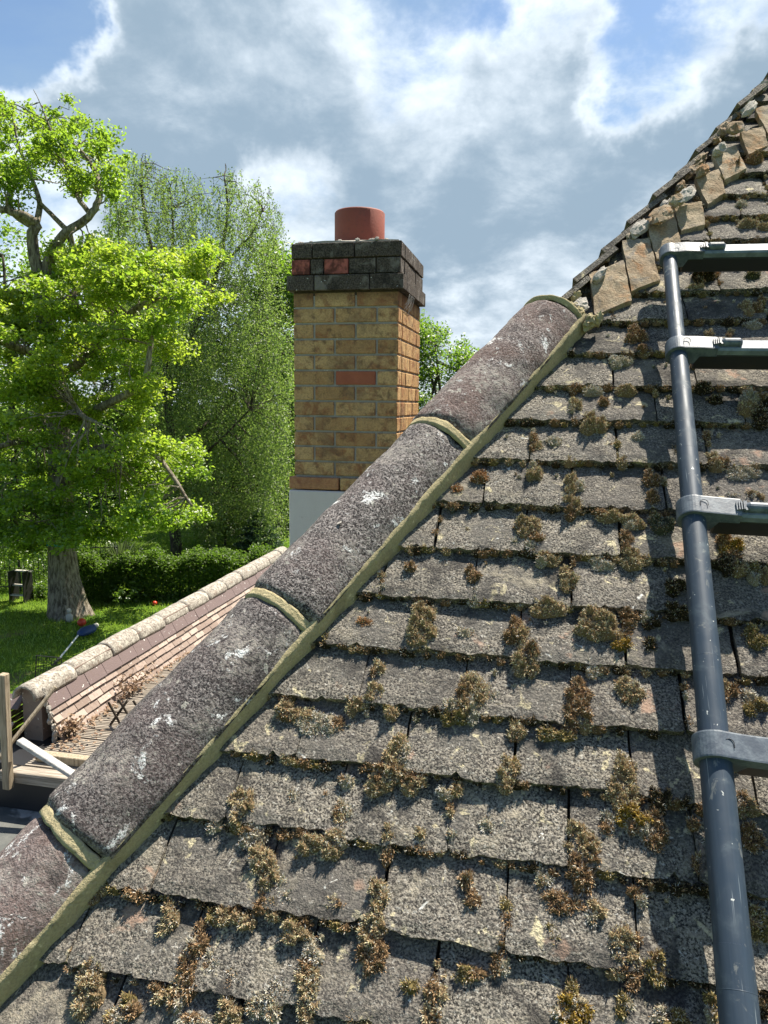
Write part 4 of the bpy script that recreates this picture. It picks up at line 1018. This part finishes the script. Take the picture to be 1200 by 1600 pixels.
# oak ----------------------------------------------------------
OB = gp(103, 962); FO = (OB-CAM)@fw
oak = empty('oak_tree', OB); tag(oak, 'big oak with yellow-green leaves and a thick pale flared trunk', 'tree'); oinv = Matrix.Translation(-Vector(oak.location))
def too(o): o.parent = oak; o.matrix_parent_inverse = oinv; return o
mb = MB(); seg = 20; V = []
tr_pts = [wp(x, y, FO+f) for x, y, f in [(103, 968, 0), (101, 940, 0), (99, 900, 0), (98, 850, .0), (97, 800, .1), (95, 720, .1), (88, 640, .2), (80, 568, .2), (72, 500, .3), (62, 430, .3)]]
tr_r = [.44, .375, .325, .305, .295, .28, .26, .24, .21, .165]
for i, p in enumerate(tr_pts):
    for k in range(seg):
        th = 2*pi*k/seg; fl_ = max(0, 1-i/2.6); rr = tr_r[i]*(1+.05*sin(3*th+i)+.04*sin(7*th)+fl_*.42*max(0, sin(2.5*th+.6))**2+fl_*.22*max(0, cos(th-.3))**4); V.append(p+np.array([cos(th)*rr, sin(th)*rr, 0]))
mb.add(V, [(i*seg+k, i*seg+(k+1) % seg, (i+1)*seg+(k+1) % seg, (i+1)*seg+k) for i in range(len(tr_pts)-1) for k in range(seg)])
T = too(mb.build('trunk', M_BARK, smooth=True))
hubs = []
def ol(pts, r0, r1, par=T):
    mb = MB(); out = limb(mb, [wp(x, y, FO+f) for x, y, f in pts], r0, r1); hubs.extend(out[3:]); b = mb.build('limb', M_BARK, smooth=True); b.parent = oak; b.matrix_parent_inverse = oinv
ol([(66, 450, .3), (58, 425, .2), (50, 370, .0), (55, 350, -.1), (40, 338, -.3), (10, 330, -.4), (-40, 318, -.5)], .17, .07)
ol([(66, 440, .3), (76, 410, .2), (90, 378, -.1), (120, 352, -.3), (142, 335, -.4), (155, 308, -.3), (150, 270, 0), (120, 230, .2)], .15, .05)
ol([(50, 352, 0), (18, 330, .2), (16, 300, .5), (22, 290, .6), (-10, 275, .6)], .10, .05)
ol([(56, 352, .1), (62, 320, .5), (50, 280, .8), (30, 230, .9), (20, 180, .9)], .09, .02)
ol([(108, 362, -.2), (80, 335, .3), (60, 315, .4)], .07, .05)
ol([(142, 335, -.4), (122, 310, -.2), (118, 290, .0), (95, 240, .4), (70, 180, .6)], .07, .02)
ol([(108, 362, -.1), (112, 385, .2), (118, 398, .3)], .08, .07)
ol([(84, 600, .1), (130, 560, -.6), (190, 500, -1.0), (240, 470, -1.2), (290, 465, -1.4), (330, 455, -1.5)], .15, .03)
ol([(90, 660, .1), (150, 640, -1.4), (220, 600, -2.4), (235, 540, -2.6), (240, 470, -2.4)], .13, .03)
ol([(94, 730, .1), (160, 700, -1.3), (240, 710, -2.0), (300, 790, -2.4)], .13, .03)
ol([(80, 575, .1), (120, 640, -2.0), (150, 660, -3.0)], .1, .03)
ol([(80, 570, .2), (20, 540, -.9), (-60, 520, -1.5), (-130, 560, -1.8)], .14, .03)
ol([(92, 700, .1), (30, 690, -1.0), (-60, 720, -1.8)], .13, .03)
ol([(96, 780, .1), (40, 790, -1.2), (-40, 820, -2.0), (-100, 830, -2.2)], .11, .03)
ol([(92, 700, .1), (70, 640, 1.5), (120, 560, 2.4), (180, 520, 2.8)], .12, .03)
ol([(72, 500, .3), (140, 440, 1.4), (230, 420, 1.9), (310, 400, 2.1)], .11, .02)
ol([(70, 180, .6), (60, 155, .6), (52, 140, .6)], .015, .006)
low = [(-90, 500), (-60, 440), (20, 460), (50, 425), (100, 385), (165, 372), (235, 392), (262, 345), (275, 400), (332, 378), (342, 408), (318, 430), (352, 455), (330, 470), (280, 490), (262, 535), (300, 598), (255, 612),
       (262, 640), (215, 668), (300, 690), (300, 712), (250, 730), (322, 738), (262, 770), (335, 812), (300, 828), (252, 818), (190, 835), (140, 850), (100, 852), (40, 872), (-60, 872), (-90, 850)]
upc = [(-150, 200), (-60, 150), (0, 150), (40, 150), (60, 160), (85, 137), (105, 135), (120, 165), (150, 190), (165, 210), (210, 212), (200, 240), (205, 292), (165, 318), (140, 300), (100, 300), (70, 285), (40, 330), (0, 320), (-140, 340)]
c1 = region(low, 330, FO-3.0, FO+1.3); c2 = region(upc, 95, FO-1.3, FO+1.9)
# keep the crown open along the bare crooked limbs
c1 = [c for c in c1 if True]
mb = MB(); twigs(mb, c1, hubs, .014); twigs(mb, c2, hubs, .013); o = mb.build('twigs', M_BARK); too(o)
P1, r1_ = blobleaves(c1, .42, 330, .5); P2_, r2_ = blobleaves(c2, .36, 210, .6)
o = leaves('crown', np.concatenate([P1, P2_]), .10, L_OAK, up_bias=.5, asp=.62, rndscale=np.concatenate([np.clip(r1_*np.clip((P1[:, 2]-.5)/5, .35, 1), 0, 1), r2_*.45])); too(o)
mb = MB(); p = wp(98, 848, FO); mb.lathe(p, [(.37, -.03), (.375, 0), (.37, .03)], 20); tag(mb.build('strap', M_TEAL), 'teal strap tied round the oak trunk below the leaves', 'strap')

# background trees ---------------------------------------------
def tree(name, label, base_px, F, trunkpx, poly, n, r, per, leaf, size, lm, bark=M_DBARK, depth=(-1.5, 1.5), flat=.8, tr=.16, group=None, rs=None, bias=.6, droop=0.):
    c0 = wp(base_px[0], base_px[1], F); c0[2] = 0
    t = empty(name, c0); tag(t, label, 'tree', group); ti = Matrix.Translation(-Vector(c0))
    mb = MB(); pts = [c0]+[wp(x, y, F) for x, y in trunkpx]; out = limb(mb, pts, tr, tr*.25, 10); o = mb.build('trunk', bark, smooth=True); o.parent = t; o.matrix_parent_inverse = ti
    cs = region(poly, n, F+depth[0], F+depth[1]); mb = MB(); hub = out[len(out)//3:]
    for _ in range(7):
        c = cs[R_.randrange(len(cs))]; h = out[R_.randrange(len(out)//3, len(out)-2)]; l_ = limb(mb, [h, (h+c)/2+np.array([0, 0, .4]), c], tr*.5, tr*.12, 7, 4); hub = hub+l_[2:]
    twigs(mb, cs[::2], hub, .014); o = mb.build('limbs', bark); o.parent = t; o.matrix_parent_inverse = ti
    P, rr = blobleaves(cs, r, per, flat); o = leaves('crown', P, size, lm, up_bias=bias, asp=.6, rndscale=rr, droop=droop); o.parent = t; o.matrix_parent_inverse = ti
    return t
# weeping birch with fine hanging shoots
BB = gp(276, 868); FB = (BB-CAM)@fw
bt = empty('birch_tree', BB); tag(bt, 'tall fine-leaved weeping birch behind the oak, with drooping shoots', 'tree'); bi = Matrix.Translation(-Vector(BB))
mb = MB(); hubB = []
for pts, r0 in [([(276, 868, 0), (272, 760, 0), (262, 620, 0), (255, 480, 0), (225, 330, 0), (222, 255, 0)], .22), ([(262, 620, 0), (300, 520, 0), (340, 420, .3), (355, 330, .4), (350, 275, .4)], .13),
                ([(255, 480, 0), (270, 380, -.5), (266, 300, -.5)], .08), ([(268, 700, 0), (350, 640, 1), (410, 560, 1.5), (420, 470, 1.6)], .12), ([(268, 740, 0), (330, 700, -1.2), (390, 640, -1.6)], .1), ([(262, 620, 0), (215, 520, .8), (190, 420, 1), (185, 350, 1)], .1),
                ([(340, 420, .3), (390, 370, .5), (410, 330, .6)], .06), ([(272, 760, 0), (350, 770, 1.), (400, 720, 1.4)], .09)]:
    out = limb(mb, [wp(x, y, FB+f) for x, y, f in pts], r0, r0*.15, 8); hubB += out[4:]
o = mb.build('trunk', M_DBARK, smooth=True); o.parent = bt; o.matrix_parent_inverse = bi
polyB = [(170, 260), (200, 232), (235, 238), (262, 262), (300, 262), (325, 285), (345, 262), (392, 268), (420, 290), (442, 305), (436, 360), (430, 420), (452, 520), (458, 620), (450, 720), (446, 800), (420, 812), (370, 790), (330, 812), (270, 800), (235, 700), (190, 560), (165, 400)]
starts = region(polyB, 1850, FB-2.2, FB+2.6); P = []; rl = []; mb = MB()
for s0 in starts:
    hi = s0[2] > HC+3.2
    L = R_.uniform(.5, 1.3) if hi else R_.uniform(.6, 1.7); n = int((52 if hi else 62)*L); sw = rng.normal(0, .25, 2); b = R_.uniform(-.2, .3)
    t_ = rng.uniform(0, 1, n); q = np.array(s0)+np.stack([sw[0]*(t_**.5), sw[1]*(t_**.5), -L*t_], 1)+rng.normal(0, .07 if hi else .10, (n, 3)); P.append(q); rl.append(np.clip(rng.uniform(0, 1, n)+b, 0, 1))
    if hi or R_.random() < .2: mb.tube([s0, np.array(s0)+np.array([sw[0]*.7, sw[1]*.7, -L*.4]), np.array(s0)+np.array([sw[0], sw[1], -L])], [.006, .004, .002], 4, cap=False)
hi_s = [s for s in starts if R_.random() < .22]
twigs(mb, hi_s, hubB, .010, 4); o = mb.build('twigs', M_DBARK); o.parent = bt; o.matrix_parent_inverse = bi
o = leaves('crown', np.concatenate(P), .078, L_BIRCH, up_bias=.15, asp=.6, rndscale=np.concatenate(rl), droop=.8); o.parent = bt; o.matrix_parent_inverse = bi

tree('ash_tree', 'mid-green leafy tree close behind the left side of the chimney', (440, 840), 31, [(440, 700), (436, 560), (432, 460)],
     [(400, 400), (425, 385), (450, 395), (500, 420), (520, 500), (520, 700), (500, 800), (430, 800), (410, 700), (395, 560), (392, 470)], 130, .8, 190, .15, .17, L_MID, depth=(-1.5, 2.5))
tree('beech_tree', 'bright green tree showing between the chimney and the hip tiles', (690, 800), 34, [(690, 720), (688, 620), (680, 540)],
     [(610, 520), (640, 500), (665, 498), (700, 515), (722, 535), (740, 560), (800, 590), (810, 760), (620, 780), (600, 600)], 230, .7, 220, .15, .15, L_MID, depth=(-2, 2))
tree('lime_tree', 'green tree behind the top left of the oak', (20, 800), 30, [(20, 650), (10, 500), (5, 400)],
     [(-150, 340), (-60, 350), (20, 360), (60, 380), (120, 400), (190, 330), (230, 420), (250, 520), (200, 700), (180, 800), (-150, 820)], 190, .9, 170, .15, .19, L_MID, depth=(-2, 2.5))
tree('yew_tree', 'dark evergreen filling the gap behind the birch and chimney', (380, 800), 38, [(380, 700), (385, 600), (390, 520)],
     [(180, 480), (300, 420), (400, 440), (520, 470), (560, 700), (540, 835), (380, 838), (200, 830), (150, 700)], 330, 1.15, 190, .15, .22, L_DARK, depth=(-3, 3), tr=.25)
tree('holly_tree', 'dark shady evergreen low behind the garden railings', (60, 840), 40, [(60, 780), (60, 720), (60, 660)],
     [(-260, 560), (60, 600), (220, 640), (300, 760), (300, 838), (100, 842), (-260, 842)], 240, 1.15, 170, .15, .22, L_DARK, depth=(-3, 3), tr=.25)
# small broad bush-like trees under the birch
tree('weeping_shrub', 'rounded fine-leaved bush under the birch in front of the dark trees', (352, 862), 27, [(352, 840), (350, 810), (350, 780)],
     [(300, 790), (330, 765), (380, 770), (420, 800), (440, 850), (400, 845), (370, 835), (300, 835)], 50, .55, 220, .15, .09, L_BIRCH, depth=(-.8, .8), tr=.06)

def shrub(name, label, px, py, h, wd_, lm, size, n=3000, cone=False, group=None, cat='shrub', dp=None):
    c = gp(px, py); t = empty(name, c); tag(t, label, cat, group); ti = Matrix.Translation(-Vector(c)); mb = MB(); P = []; tips = []
    for k in range(14):
        th = R_.uniform(0, 2*pi); a = R_.uniform(.2, 1); e = c+np.array([cos(th)*wd_*a*.45, sin(th)*wd_*a*.45, h*R_.uniform(.5, .95)*(1-.3*a)]); mb.tube([c, (c+e)/2+rng.normal(0, .04, 3), e], [.02, .012, .004], 5); tips.append(e)
    o = mb.build('stems', M_DBARK); o.parent = t; o.matrix_parent_inverse = ti
    d = rng.normal(0, 1, (n, 3)); d /= np.linalg.norm(d, axis=1)[:, None]; rad = rng.uniform(0, 1, n)**.4
    z = (d[:, 2]*rad*.5+.5)
    if cone:
        z = rng.uniform(0, 1, n)**1.35; rr = (1-z)**.6*wd_*.5*(.75+.25*np.sin(z*34))*rng.uniform(.5, 1.05, n)**.5; th = rng.uniform(0, 2*pi, n); P = np.stack([c[0]+rr*np.cos(th), c[1]+rr*np.sin(th), z*h+.05], 1)
    else:
        bump_ = 1+.22*np.sin(d[:, 0]*6+px)+.2*np.sin(d[:, 1]*7+py)+.15*np.sin(d[:, 2]*9); P = np.stack([c[0]+d[:, 0]*rad*bump_*wd_*.5, c[1]+d[:, 1]*rad*bump_*(dp or wd_)*.5, z*h*(.9+.1*bump_)+.03], 1)
    o = leaves('foliage', P, size, lm, up_bias=.4, asp=.6 if not cone else .25); o.parent = t; o.matrix_parent_inverse = ti; return t
shrub('conifer', 'small dark conical conifer on the far lawn left of the chimney', 405, 868, 1.5, 2.0, L_CON, .13, 9000, True, cat='conifer')
shrub('laurel_bush', 'low green-leaved bush in the bed at the foot of the hedge', 208, 938, .62, 1.35, L_MID, .10, 1400)
shrub('flowering_bush', 'pale green leafy bush by the far end of the ridge tiles', 425, 897, .6, 1.9, L_MID, .08, 5000)
shrub('ivy_bush', 'low green seedling bush at the left of the oak foot', 66, 935, .45, .6, L_MID, .07, 700)
shrub('bush', 'mid-green bush at the right end of the hedge', 345, 905, .85, 1.6, L_MID, .085, 4500)
# hedge
h0, h1 = gp(118, 945), gp(470, 932); t = empty('hedge', h0); tag(t, 'dark clipped hedge running behind the tiled parapet', 'hedge'); n = 42000
a = rng.uniform(0, 1, n); dirv = (h1-h0); L = np.linalg.norm(dirv); dirv /= L; nrm = np.array([-dirv[1], dirv[0], 0]); face = rng.uniform(0, 1, n)
zz_ = rng.uniform(0, 1, n); off_ = rng.uniform(0, 1, n); top = face < .42; zz_[top] = rng.uniform(.86, 1.06, top.sum()); off_[~top] = rng.choice([0, 1], (~top).sum())+rng.normal(0, .06, (~top).sum())
P = h0+dirv*(a*L)[:, None]+nrm*(off_*.9)[:, None]+np.array([0, 0, 1])*((zz_*1.08+.09*np.sin(a*23+1)+.07*np.sin(a*41)+.05*np.sin(a*97))[:, None]); P += rng.normal(0, .05, P.shape)
o = leaves('foliage', P, .085, leafmat('hedge_leaf', (.045, .085, .014), (.10, .15, .025), (.11, .22, .02), (.20, .34, .03), .45, .02)); o.parent = t; o.matrix_parent_inverse = Matrix.Translation(-Vector(h0))
mb = MB()
for k in range(26):
    p = h0+dirv*L*(k+.5)/26+nrm*.45; mb.tube([p, p+np.array([.04, 0, .5]), p+np.array([-.03, .05, 1.0])], [.03, .02, .008], 6)
o = mb.build('stems', M_DBARK); o.parent = t; o.matrix_parent_inverse = Matrix.Translation(-Vector(h0))
# iron railings with creeper
r0_, r1_2 = gp(-150, 925), gp(205, 925); t = empty('railings', r0_); tag(t, 'black iron garden railings overgrown with creeper behind the oak', 'railings'); ti = Matrix.Translation(-Vector(r0_)); dv_ = r1_2-r0_; L = np.linalg.norm(dv_); dv_ /= L
def tor(o): o.parent = t; o.matrix_parent_inverse = ti; return o
for z_ in (.15, 1.25):
    mb = MB(); mb.tube([r0_+np.array([0, 0, z_]), r1_2+np.array([0, 0, z_])], .018, 6); tor(mb.build('rail', M_IRON))
k = 0.; i = 0
while k < L:
    p = r0_+dv_*k; mb = MB()
    if i % 12 == 0: mb.tube([p, p+np.array([0, 0, 1.5])], .032, 8); mb.tube([p+np.array([0, 0, 1.5]), p+np.array([0, 0, 1.53]), p+np.array([0, 0, 1.57])], [.02, .04, .01], 8); tor(mb.build('post', M_IRON))
    elif i < 80: mb.tube([p+np.array([0, 0, .08]), p+np.array([0, 0, 1.36]), p+np.array([0, 0, 1.42])], [.009, .009, .002], 5); tor(mb.build('bar', M_IRON))
    k += .13; i += 1
n = 9000; a = rng.uniform(0, 1, n); P = r0_+dv_*(a*L)[:, None]+np.array([0, .25, 0])+rng.normal(0, .16, (n, 3))*[.4, 1, 0]; P[:, 2] = rng.uniform(0, 1, n)**.8*1.45*(.55+.45*np.sin(a*23)**2)
o = leaves('creeper', P, .07, L_MID); tor(o)
# strap-leaved plant
c = gp(192, 925); t2 = empty('spiky_plant', c); tag(t2, 'large spiky plant with long upright strap leaves beside the oak', 'plant'); mb = MB(); V = []; F = []; rn = []
for k in range(120):
    th = R_.uniform(0, 2*pi); lean = R_.uniform(.03, .62); L = R_.uniform(1.0, 2.1); wd_ = R_.uniform(.022, .04); s_ = np.array([-sin(th), cos(th), 0]); b = len(V)
    for j in range(6):
        q = j/5; a_ = lean*(q**1.6); p = c+np.array([cos(th)*(.08+L*sin(a_)*q), sin(th)*(.08+L*sin(a_)*q), L*q*cos(a_)]); wj = wd_*(1-q**3)+.002; V += [p-s_*wj, p+s_*wj]
    F += [(b+2*j, b+2*j+1, b+2*j+3, b+2*j+2) for j in range(5)]; rn += [R_.random()]*12
o = fast_mesh('strap_leaves', V, F, L_SPIKE, t2, rnd=rn); o.matrix_parent_inverse = Matrix.Translation(-Vector(c))
# small things on the lawn
def ball(px, py, r, name, label, m=M_RED, cat='ball'):
    c = gp(px, py); mb = MB(); mb.lathe(c+np.array([0, 0, r]), [(max(.001, r*sin(pi*j/12)), -r*cos(pi*j/12)) for j in range(13)], 20); o = mb.build(name, m, smooth=True); tag(o, label, cat)
ball(128, 979, .10, 'ball', 'red ball on the sunny lawn at the oak foot'); ball(242, 946, .06, 'ball', 'second red ball, half hidden under the low bush')
c = gp(109, 972); t = empty('statue', c); tag(t, 'small pale stone garden ornament between the oak roots', 'statue'); mb = MB(); z3 = (np.array([1., 0, 0]), np.array([0, 1., 0]), np.array([0, 0, 1.]))
lump(c+[0, 0, .10], (.09, .07, .12), 1, mb, z3, .15); o = mb.build('body', M_STONE, t, smooth=True); o.matrix_parent_inverse = Matrix.Translation(-Vector(c))
mb = MB(); lump(c+[0, 0, .27], (.06, .055, .065), 2, mb, z3, .1); o = mb.build('head', M_STONE, t, smooth=True); o.matrix_parent_inverse = Matrix.Translation(-Vector(c))
# net on a pole
a0 = gp(92, 1034); a1 = gp(122, 1000); a2 = gp(150, 984); c = (a0+a1)/2; t = empty('pole_net', c); tag(t, 'dark blue net head on a long pale pole lying on the lawn', 'net'); ti = Matrix.Translation(-Vector(c))
mb = MB(); mb.tube([a0+[0, 0, .05], a1+[0, 0, .1]], .018, 8); o = mb.build('pole', M_WHITE, t); o.matrix_parent_inverse = ti
mb = MB(); b0 = gp(84, 1042); mb.tube([b0+[0, 0, .04], a0+[0, 0, .06]], .028, 8); o = mb.build('grip', M_BLACK, t); o.matrix_parent_inverse = ti
mb = MB(); d_ = (a2-a1); L = np.linalg.norm(d_); d_ /= L; sN = np.array([-d_[1], d_[0], 0]); lump((a1+a2)/2+[0, 0, .10], (L*.45, .17, .09), 4, mb, (d_, sN, np.array([0, 0, 1.])), .18); o = mb.build('net', M_BLUE, t, smooth=True); o.matrix_parent_inverse = ti
mb = MB(); lump(a2+[0, 0, .1], (.06, .08, .06), 5, mb, z3, .2); o = mb.build('net_end', M_STONE, t, smooth=True); o.matrix_parent_inverse = ti
# garden chair
c = gp(63, 1116); t = empty('garden_chair', c); tag(t, 'dark metal mesh garden chair on the lawn beyond the ridge tiles', 'chair'); ti = Matrix.Translation(-Vector(c)); t_o = []
def chp(x, y, z): return c+np.array([x, y, z])
for x, y in ((-.22, -.2), (.22, -.2), (-.22, .22), (.22, .22)):
    mb = MB(); mb.tube([chp(x, y, 0), chp(x, y, .42)], .012, 6); o = mb.build('leg', M_IRON, t); o.matrix_parent_inverse = ti
mb = MB(); mb.tube([chp(-.24, .22, .42), chp(-.24, .3, .9), chp(.24, .3, .9), chp(.24, .22, .42)], .013, 6)
for k in range(9): mb.tube([chp(-.2+.05*k, .23, .45), chp(-.2+.05*k, .3, .88)], .004, 4)
for k in range(7): mb.tube([chp(-.23, .24+.01*k, .5+.055*k), chp(.23, .24+.01*k, .5+.055*k)], .004, 4)
o = mb.build('backrest', M_IRON, t); o.matrix_parent_inverse = ti
mb = MB()
for k in range(10): mb.tube([chp(-.23, -.21+.047*k, .42), chp(.23, -.21+.047*k, .42)], .005, 4)
for k in (0, 1): mb.tube([chp(-.23+.46*k, -.21, .42), chp(-.23+.46*k, .22, .42)], .011, 5)
o = mb.build('seat', M_IRON, t); o.matrix_parent_inverse = ti
# slatted bench in the shade
c = gp(28, 942); t = empty('garden_bench', c); tag(t, 'dark stand with three pale slats in the shade by the railings', 'bench'); ti = Matrix.Translation(-Vector(c))
for i, z_ in enumerate((.18, .42, .78)):
    mb = MB(); mb.box(c+[-.22, .1*i, z_], (.50 if i == 2 else .38, 0, 0), (0, .10, 0), (0, 0, .03)); o = mb.build('slat', M_STONE, t); o.matrix_parent_inverse = ti
for x in (-.24, .18):
    mb = MB(); mb.box(c+[x, -.02, 0], (.03, 0, 0), (0, .36, 0), (0, 0, .82)); o = mb.build('side_frame', M_IRON, t); o.matrix_parent_inverse = ti
